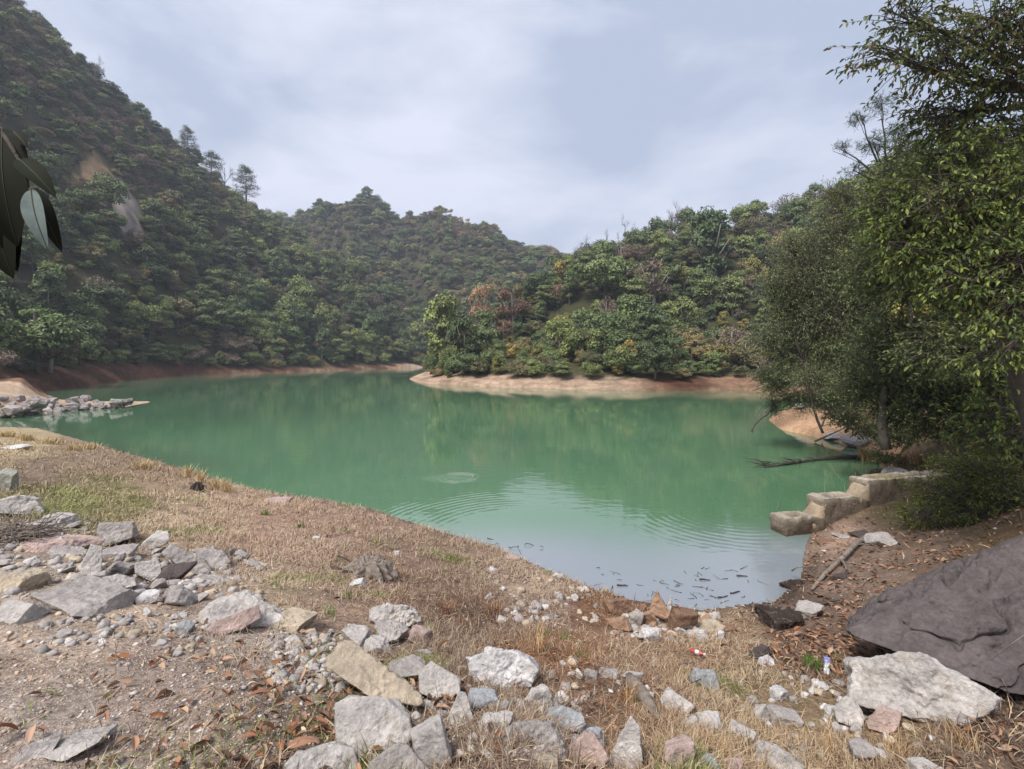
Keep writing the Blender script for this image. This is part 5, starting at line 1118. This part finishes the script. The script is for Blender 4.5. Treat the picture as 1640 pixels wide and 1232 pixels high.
# separate tufts
def tuft_thing(u, v, n, h, col, label, spread=.07, kind='grass_tuft', cat='grass tuft', curve=.5, group=None, w=.0022):
    p = ghit(u, v); r = math.hypot(p[0], p[1]); a = rng.uniform(0, 6.28, n); t = rng.uniform(.05, .75, n); L_ = rng.uniform(.5, 1.0, n)*h
    d0 = np.stack([np.cos(a)*np.sin(t), np.sin(a)*np.sin(t), np.cos(t)], 1); b = np.stack([rng.normal(size=n)*spread, rng.normal(size=n)*spread, np.zeros(n)-.01], 1); s = np.stack([-np.sin(a), np.cos(a), np.zeros(n)], 1); wd_ = w*max(1, r/3.5)
    m = b+d0*L_[:, None]*.55; e = b+d0*L_[:, None]+np.stack([np.cos(a), np.sin(a), -np.ones(n)], 1)*(rng.uniform(0, curve, n)*L_*.4)[:, None]
    V = np.stack([b-s*wd_, b+s*wd_, m+s*wd_*.8, m-s*wd_*.8, e], 1).reshape(-1, 3); k = np.arange(n)[:, None]*5; cc = np.repeat(srgb(*col)[None]*rng.uniform(.6, 1.3, (n, 1)), 5, 0)
    o = obj(kind, mesh(kind, V, [k+np.array([[0, 1, 2, 3]]), k+np.array([[3, 2, 4]])], M['straw'], np.clip(cc, 0, .7))); o.location = tuple(p); return tag(o, label, cat, group)
tuft_thing(1303, 1072, 260, .13, (88, 116, 52), 'lush green grass tuft beside the plastic packet', .035)
tuft_thing(1390, 738, 200, .62, (190, 160, 116), 'straw coloured reed tuft hanging over the ledge by the water', .12)
for i, (u, v) in enumerate([(1425, 742), (1445, 745), (1470, 742)]): tuft_thing(u, v, 120, .5, (170, 140, 106), 'russet straw tuft in the row above the concrete steps', .1, group='russet straw tufts above the steps')
for i, (u, v) in enumerate([(320, 775), (345, 785), (365, 790), (300, 765), (230, 752), (145, 720), (40, 705), (80, 712), (10, 700), (115, 722)]):
    tuft_thing(u, v, 60 if i < 4 else 130, .5 if i < 4 else .34, (204, 180, 138), ('sparse tall straw tuft on the bank edge against the green water' if i < 4 else 'dense pale straw tuft on the far left bank edge'), .05 if i < 4 else .13, group=('sparse straw tufts on the bank edge' if i < 4 else 'dense straw tufts at far left'))
for i, (u, v, hh) in enumerate([(865, 1045, .34), (715, 985, .20), (790, 985, .22), (640, 925, .16), (745, 1010, .16), (560, 905, .14), (975, 955, .18), (1010, 1130, .2), (1150, 1215, .16), (1330, 1210, .18), (1440, 1215, .18), (1550, 1205, .2)]):
    tuft_thing(u, v, 60 if i else 34, hh, [(150, 112, 84), (190, 158, 118)][u > 900 or i == 0], ['tall thin straw stalks standing by the craggy whitish boulder', 'brown dry tuft on the slope above the middle heap', 'straw tuft in the dry grass of the near bank'][0 if i == 0 else (1 if u < 850 else 2)], .035, group=None if i == 0 else ['brown dry tufts on the slope', 'straw tufts in the near dry grass'][u > 850])
for i, (u, v) in enumerate([(425, 825), (480, 845), (540, 905), (555, 960), (690, 1010), (905, 1025), (930, 1055), (870, 1020), (1180, 1110), (525, 985)]):
    tuft_thing(u, v, 46, .07*(1+ghit(u, v)[1]/9), (108, 128, 62), 'little green weed in the dry grass of the near bank', .04, 'green_weed', 'weed', group='little green weeds in the dry grass')
# dry brown bramble patch on the slope
r2 = np.random.default_rng(12)
for i, (u, v, n, cc, lab) in enumerate([(720, 985, 200, (120, 88, 72), 'low tangle of dead brown stems above the middle heap'), (800, 965, 170, (132, 98, 80), 'low tangle of dead brown stems on the right near the bare gravel'), (660, 960, 120, (112, 84, 66), 'low tangle of dead brown stems beside the old stump'), (900, 1090, 110, (150, 96, 62), 'rusty tangle of stems right of the craggy whitish boulder')]):
    p = ghit(u, v); g = Geo()
    for k in range(n):
        q = np.array([r2.normal()*.38, r2.normal()*.38, 0.]); q[2] = z1(p[0]+q[0], p[1]+q[1])-p[2]; e = r2.normal(size=3)*[1, 1, .35]; e[2] = abs(e[2]); e /= np.linalg.norm(e); L_ = r2.uniform(.1, .26); m_ = q+e*L_*.5+[0, 0, .035]
        f = q+e*L_; g.tube([q, m_, f], [.0026, .0021, .001], 3, srgb(*cc)*r2.uniform(.6, 1.3))
    o = obj('dead_brush', g.build('dead_brush', M['straw'])); o.location = tuple(p); tag(o, lab, 'brush', kind='stuff')

# ------------------------------------------------------------ trees and bushes of the right bank
def near_tree(name, label, base, blobs, twigs, leafL, cols, mat, bark, r0=.12, drooping=.6, per=8, twl=(.35, .7), cat='tree', asp=.42, rt=.006, simple=False, hub=None, group=None):
    r = np.random.default_rng(abs(hash(label)) % 99999 if False else sum(map(ord, label))); base = np.array(base, float)
    t = thing(name, label, cat, tuple(base), group); bl_ = [(wy(b[0], b[1], b[2]), np.array([b[3]/F*b[2], (b[5] if len(b) > 5 else b[3])/F*b[2]*.9, b[4]/F*b[2]])) for b in blobs]
    cen = np.array([b[0] for b in bl_]); hub = np.array(hub) if hub is not None else np.array([base[0]*.6+cen[:, 0].mean()*.4, base[1]*.6+cen[:, 1].mean()*.4, base[2]+(cen[:, 2].mean()-base[2])*.45])
    g = Geo(); g.tube(wob(base-base-[0, 0, .3], hub-base, 7, .06, 1), np.linspace(r0, r0*.7, 7), 9); obj('trunk', g.build('trunk', M[bark], True), t)
    g = Geo(); LB = []; LD = []; LU = []
    vol = np.array([np.prod(b[1][[0, 2]]) for b in bl_])*np.array([b[6] if len(b) > 6 else 1 for b in blobs]); cnt = (vol/vol.sum()*twigs).astype(int)
    for (c, rad), m in zip(bl_, cnt):
        lim = wob(hub, c, 8, .05*np.linalg.norm(c-hub)/4, int(r.integers(1e6))); g.tube(lim-base, np.linspace(r0*.5, r0*.12, 8), 6)
        nb = max(3, m//22); ends = []
        for q in range(nb):
            d = r.normal(size=3); d /= np.linalg.norm(d); e = c+d*rad*r.uniform(.45, .85); s = lim[int(r.integers(4, 8))]; bb = wob(s, e, 6, .03*np.linalg.norm(rad), int(r.integers(1e6))); g.tube(bb-base, np.linspace(r0*.12, rt*1.2, 6), 4); ends.append(bb)
        for q in range(m):
            bb = ends[q % nb]; s = bb[int(r.integers(2, 6))]; d = r.normal(size=3); d /= np.linalg.norm(d); e0 = c+d*rad*r.random()**.33
            L_ = r.uniform(*twl); dd = (e0-s); ln = np.linalg.norm(dd)+1e-6
            st_ = e0-dd/ln*min(L_, ln); dr = dd/ln+r.normal(size=3)*.35; dr[2] -= drooping*.35; dr /= np.linalg.norm(dr); tip = st_+dr*L_
            md = (st_+tip)/2+[0, 0, .06*L_]; g.tube(np.array([st_, md, tip])-base, [rt, rt*.7, rt*.35], 3)
            tt = r.uniform(.15 if simple else .5, 1.08, per); pb = st_+(tip-st_)*tt[:, None]+np.array([0, 0, .2*L_])*(tt*(1-tt))[:, None]*1.2
            LB.append(pb-base); ld = dr*.7+r.normal(size=(per, 3))*.55; ld[:, 2] -= drooping; LD.append(ld); LU.append(r.normal(size=(per, 3))*.5+[0, 0, 1])
    obj('branches', g.build('branches', M[bark]), t)
    LB = np.concatenate(LB); LD = np.concatenate(LD); LU = np.concatenate(LU); n = len(LB); L_ = r.uniform(.6, 1.1, n)*leafL
    cols = np.array([srgb(*c) for c in cols]); cc = cols[np.minimum((r.random(n)**1.2*len(cols)).astype(int), len(cols)-1)]*r.uniform(.7, 1.25, (n, 1))
    if simple:
        D_ = LD/np.linalg.norm(LD, axis=1, keepdims=True); S_ = np.cross(D_, LU); S_ /= np.linalg.norm(S_, axis=1, keepdims=True); Lx = L_[:, None]; V = np.stack([LB, LB+D_*Lx*.5+S_*Lx*asp/2, LB+D_*Lx, LB+D_*Lx*.5-S_*Lx*asp/2], 1).reshape(-1, 3); Q = np.arange(4*n).reshape(-1, 4); k = 4
    else: V, Q = leaf_geo(LB, LD, LU, L_, L_*asp, .15); k = 6
    obj('crown', mesh('crown', V, Q, mat, np.repeat(np.clip(cc, .005, .7), k, 0)), t); return t
G1 = [(106, 124, 62), (90, 108, 56), (136, 148, 72), (74, 92, 50), (150, 156, 80)]
G2 = [(94, 106, 68), (110, 122, 72), (80, 92, 60), (132, 140, 86)]
G3 = [(140, 150, 102), (122, 138, 86), (166, 168, 120), (106, 122, 76)]
near_tree('broadleaf_tree', 'large overhanging tree with bright green drooping leaves at the right edge', (7.4, 6.4, 1.6),
  [(1500, 330, 6.6, 120, 80), (1590, 300, 6.4, 90, 80), (1470, 400, 6.6, 75, 55), (1560, 440, 6.2, 100, 60), (1620, 500, 5.8, 60, 60), (1440, 330, 6.9, 60, 50), (1530, 250, 6.8, 90, 50), (1625, 400, 6.0, 60, 80), (1600, 560, 5.8, 60, 30)], 1350, .088, G1, M['leafA'], 'bark', .13, .75, 8, hub=(6.6, 6.6, 4.2))
near_tree('broadleaf_tree', 'tree with dark leaf sprays reaching across the sky at the top right corner', (9.6, 7.6, 1.9),
  [(1470, 30, 6.3, 60, 40), (1560, 50, 6.5, 85, 50), (1425, 95, 6.2, 50, 26, 40, .9), (1500, 110, 6.4, 60, 40), (1600, 130, 6.5, 60, 50), (1545, 180, 7.0, 75, 35), (1630, 60, 6.2, 40, 60), (1480, 190, 7.0, 45, 40), (1620, 210, 7.0, 50, 30), (1430, 20, 6.3, 26, 26, 30, .9), (1392, 78, 6.2, 24, 14, 20, 1.1)], 780, .085, [(92, 108, 62), (78, 92, 54), (116, 126, 68), (120, 104, 70)], M['leafA'], 'bark', .09, .5, 8, hub=(8.4, 7.2, 7.4))
near_tree('evergreen_tree', 'dense dark evergreen behind the bright leaved tree at the right edge', (11.6, 10.6, 1.6),
  [(1500, 400, 10.5, 130, 110), (1600, 430, 10.5, 100, 130), (1560, 300, 11, 120, 80), (1450, 300, 11.5, 75, 70), (1420, 420, 11.5, 80, 90), (1640, 300, 10, 70, 100), (1540, 560, 10, 120, 70), (1630, 590, 9.5, 60, 60)], 5200, .095, G2, M['leafB'], 'bark', .17, .4, 9, simple=True, asp=.5, hub=(10.4, 11, 4.2))
near_tree('evergreen_tree', 'dark low evergreen filling the shade above the concrete steps', (9.7, 12.6, 1.5),
  [(1440, 560, 12.5, 90, 70), (1500, 640, 12, 80, 55), (1390, 620, 13.5, 65, 45), (1570, 640, 11.5, 80, 55), (1440, 665, 13, 60, 30), (1620, 700, 10.5, 50, 40), (1500, 690, 12, 60, 22)], 3300, .085, G2, M['leafB'], 'bark', .12, .3, 9, simple=True, asp=.5, hub=(9.8, 12.8, 3.0))
near_tree('willow_tree', 'grey green fine leaved tree leaning out over the water at right', (10.6, 16.6, 1.3),
  [(1300, 430, 17, 75, 75), (1350, 360, 17, 70, 60), (1290, 520, 17.5, 75, 60), (1350, 500, 16.5, 75, 80), (1260, 570, 18, 50, 45), (1340, 590, 17, 75, 45), (1390, 440, 16, 60, 90), (1255, 480, 18, 40, 55), (1400, 350, 16, 50, 50), (1310, 610, 16.5, 60, 30), (1360, 640, 16, 50, 28), (1228, 548, 18, 30, 22), (1345, 308, 17, 36, 28), (1222, 600, 18.5, 26, 20), (1270, 395, 17.5, 40, 28), (1235, 450, 18, 24, 24)], 6800, .10, G3, M['leafB'], 'bark', .045, .1, 9, simple=True, asp=.26, twl=(.5, 1.0), rt=.007, hub=(10.2, 17, 3.4))
near_tree('shrub', 'grey green shrub trailing its twigs into the water below the leaning tree', (9.6, 19.5, .9),
  [(1245, 610, 19.5, 36, 32), (1285, 640, 19.5, 50, 20), (1340, 640, 18.5, 60, 22), (1240, 650, 19.5, 16, 20)], 1300, .09, G3, M['leafB'], 'bark', .03, .3, 9, simple=True, asp=.3, cat='shrub', twl=(.4, .8))
near_tree('shrub', 'bright leaved shrub at the right edge above the ferny undergrowth', (9.0, 8.3, 1.5),
  [(1590, 655, 8.0, 60, 30), (1630, 690, 7.6, 40, 30), (1560, 690, 8.4, 40, 20)], 170, .10, G1, M['leafA'], 'bark', .03, .4, 8, cat='shrub')
near_tree('shrub', 'ferny yellow green undergrowth shrub beside the highest concrete step', (8.6, 9.3, 1.0),
  [(1520, 790, 9.2, 70, 28), (1590, 760, 8.8, 70, 34), (1630, 800, 8.0, 50, 34), (1470, 825, 9.0, 36, 14), (1560, 825, 8.5, 60, 18), (1540, 745, 9.6, 60, 20)], 1150, .075, [(118, 132, 58), (96, 108, 50), (150, 154, 68), (76, 84, 44)], M['leafA'], 'bark', .025, .2, 9, cat='shrub', asp=.24, twl=(.2, .4))
near_tree('shrub', 'small dark shrub above the layered ledge by the water', (12.0, 17.5, 1.2),
  [(1360, 670, 17.5, 45, 16), (1400, 690, 16.5, 45, 16), (1440, 700, 15.5, 40, 20), (1420, 735, 13.5, 30, 10)], 900, .085, G2, M['leafB'], 'bark', .04, .2, 9, simple=True, asp=.45, cat='shrub', twl=(.3, .5))
near_tree('evergreen_tree', 'tall dark tree whose crown closes the right edge behind the leaf sprays', (15.5, 14.5, 3.0),
  [(1600, 250, 14, 90, 50), (1640, 330, 14, 80, 90), (1520, 240, 15, 80, 40), (1450, 250, 15.5, 50, 36, 40, .6), (1640, 500, 13, 80, 90), (1690, 200, 13, 60, 60)], 3000, .11, G2, M['leafB'], 'bark', .2, .3, 9, simple=True, asp=.5, hub=(14.5, 14.5, 6))
near_tree('pine_tree', 'pine with open needle tufts standing against the sky behind the near right trees', (14.0, 16.5, 3.0),
  [(1345, 238, 16, 18, 10), (1378, 185, 16, 20, 14), (1412, 165, 16, 26, 14), (1398, 232, 16, 32, 18), (1445, 215, 15.5, 34, 24), (1365, 272, 16, 26, 12), (1425, 270, 15.5, 30, 16)], 210, .17, [(70, 84, 58), (84, 96, 64), (58, 70, 50)], M['leafB'], 'bark', .09, .0, 30, simple=True, asp=.07, twl=(.2, .4), hub=(12.6, 16.2, 9.2))
# thin stems in the shade
for i, (u0, v0, u1, v1, Y, r_, lab) in enumerate([(1516, 745, 1512, 690, 10.5, .035, 'short grey stem standing in shade above the concrete steps'), (1437, 630, 1425, 520, 14, .05, 'mossy pale stem rising in the dark thicket'), (1590, 490, 1630, 410, 5.9, .012, 'thin bare stem slanting up at the right edge')]):
    twig_thing(wob(wy(u0, v0, Y), wy(u1, v1, Y), 6, .02, 700+i), r_, lab, 'bark' if i != 1 else 'barkpale', 'dead_sapling', 'sapling')
for i, (a, b, lab) in enumerate([((1520, 1092, 1.15), (1640, 1005, 1.75), 'long dry stalk leaning across the foot of the dark boulder'), ((1640, 1150, 1.25), (1605, 1070, 1.5), 'thin dry stalk at the right edge over the dark boulder'), ((1395, 1058, .85), (1372, 1020, .95), 'short dry stalk before the tip of the dark boulder')]):
    twig_thing(wob(wp(*a), wp(*b)*np.array([.92, .92, 1])+[0, 0, .1], 6, .008, 720+i), .004, lab, 'barkpale', 'dry_reed', 'reed')

# ------------------------------------------------------------ leaves hanging close to the lens at the left
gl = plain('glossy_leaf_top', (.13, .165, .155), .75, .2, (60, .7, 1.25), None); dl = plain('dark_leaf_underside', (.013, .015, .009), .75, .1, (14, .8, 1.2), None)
rib_ = plain('leaf_midrib', (.05, .056, .03), .6, .2, None, None)
hb = thing('hanging_branch', 'dark leafy branch tip hanging close in front at the left edge', 'branch', tuple(wy(-20, 180, .50)))
g = Geo(); q = np.array([wy(-40, 140, .52), wy(-10, 190, .50), wy(18, 235, .48), wy(34, 262, .47), wy(46, 300, .46)]); g.tube(q-np.array(hb.location), [.003, .0026, .0022, .0016, .001], 6); obj('twig', g.build('twig', M['darkwood'], True), hb)
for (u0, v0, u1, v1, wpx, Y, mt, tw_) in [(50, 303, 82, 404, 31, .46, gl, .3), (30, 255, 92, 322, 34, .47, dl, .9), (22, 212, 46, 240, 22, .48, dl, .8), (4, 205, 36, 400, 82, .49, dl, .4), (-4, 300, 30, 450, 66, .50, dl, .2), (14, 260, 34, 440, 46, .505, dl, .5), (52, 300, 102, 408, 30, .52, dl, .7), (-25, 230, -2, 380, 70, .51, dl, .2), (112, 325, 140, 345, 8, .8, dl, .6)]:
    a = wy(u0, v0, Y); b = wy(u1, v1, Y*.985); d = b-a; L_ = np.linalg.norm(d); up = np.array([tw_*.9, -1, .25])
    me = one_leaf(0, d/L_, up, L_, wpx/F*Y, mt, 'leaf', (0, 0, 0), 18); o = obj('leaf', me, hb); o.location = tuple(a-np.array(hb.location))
    co_ = np.array([v.co[:] for v in me.vertices])[2::5]; g = Geo(); g.tube(co_-up/np.linalg.norm(up)*(-.0004), np.linspace(.0006, .0002, len(co_)), 4); obj('midrib', g.build('midrib', rib_, True), o)
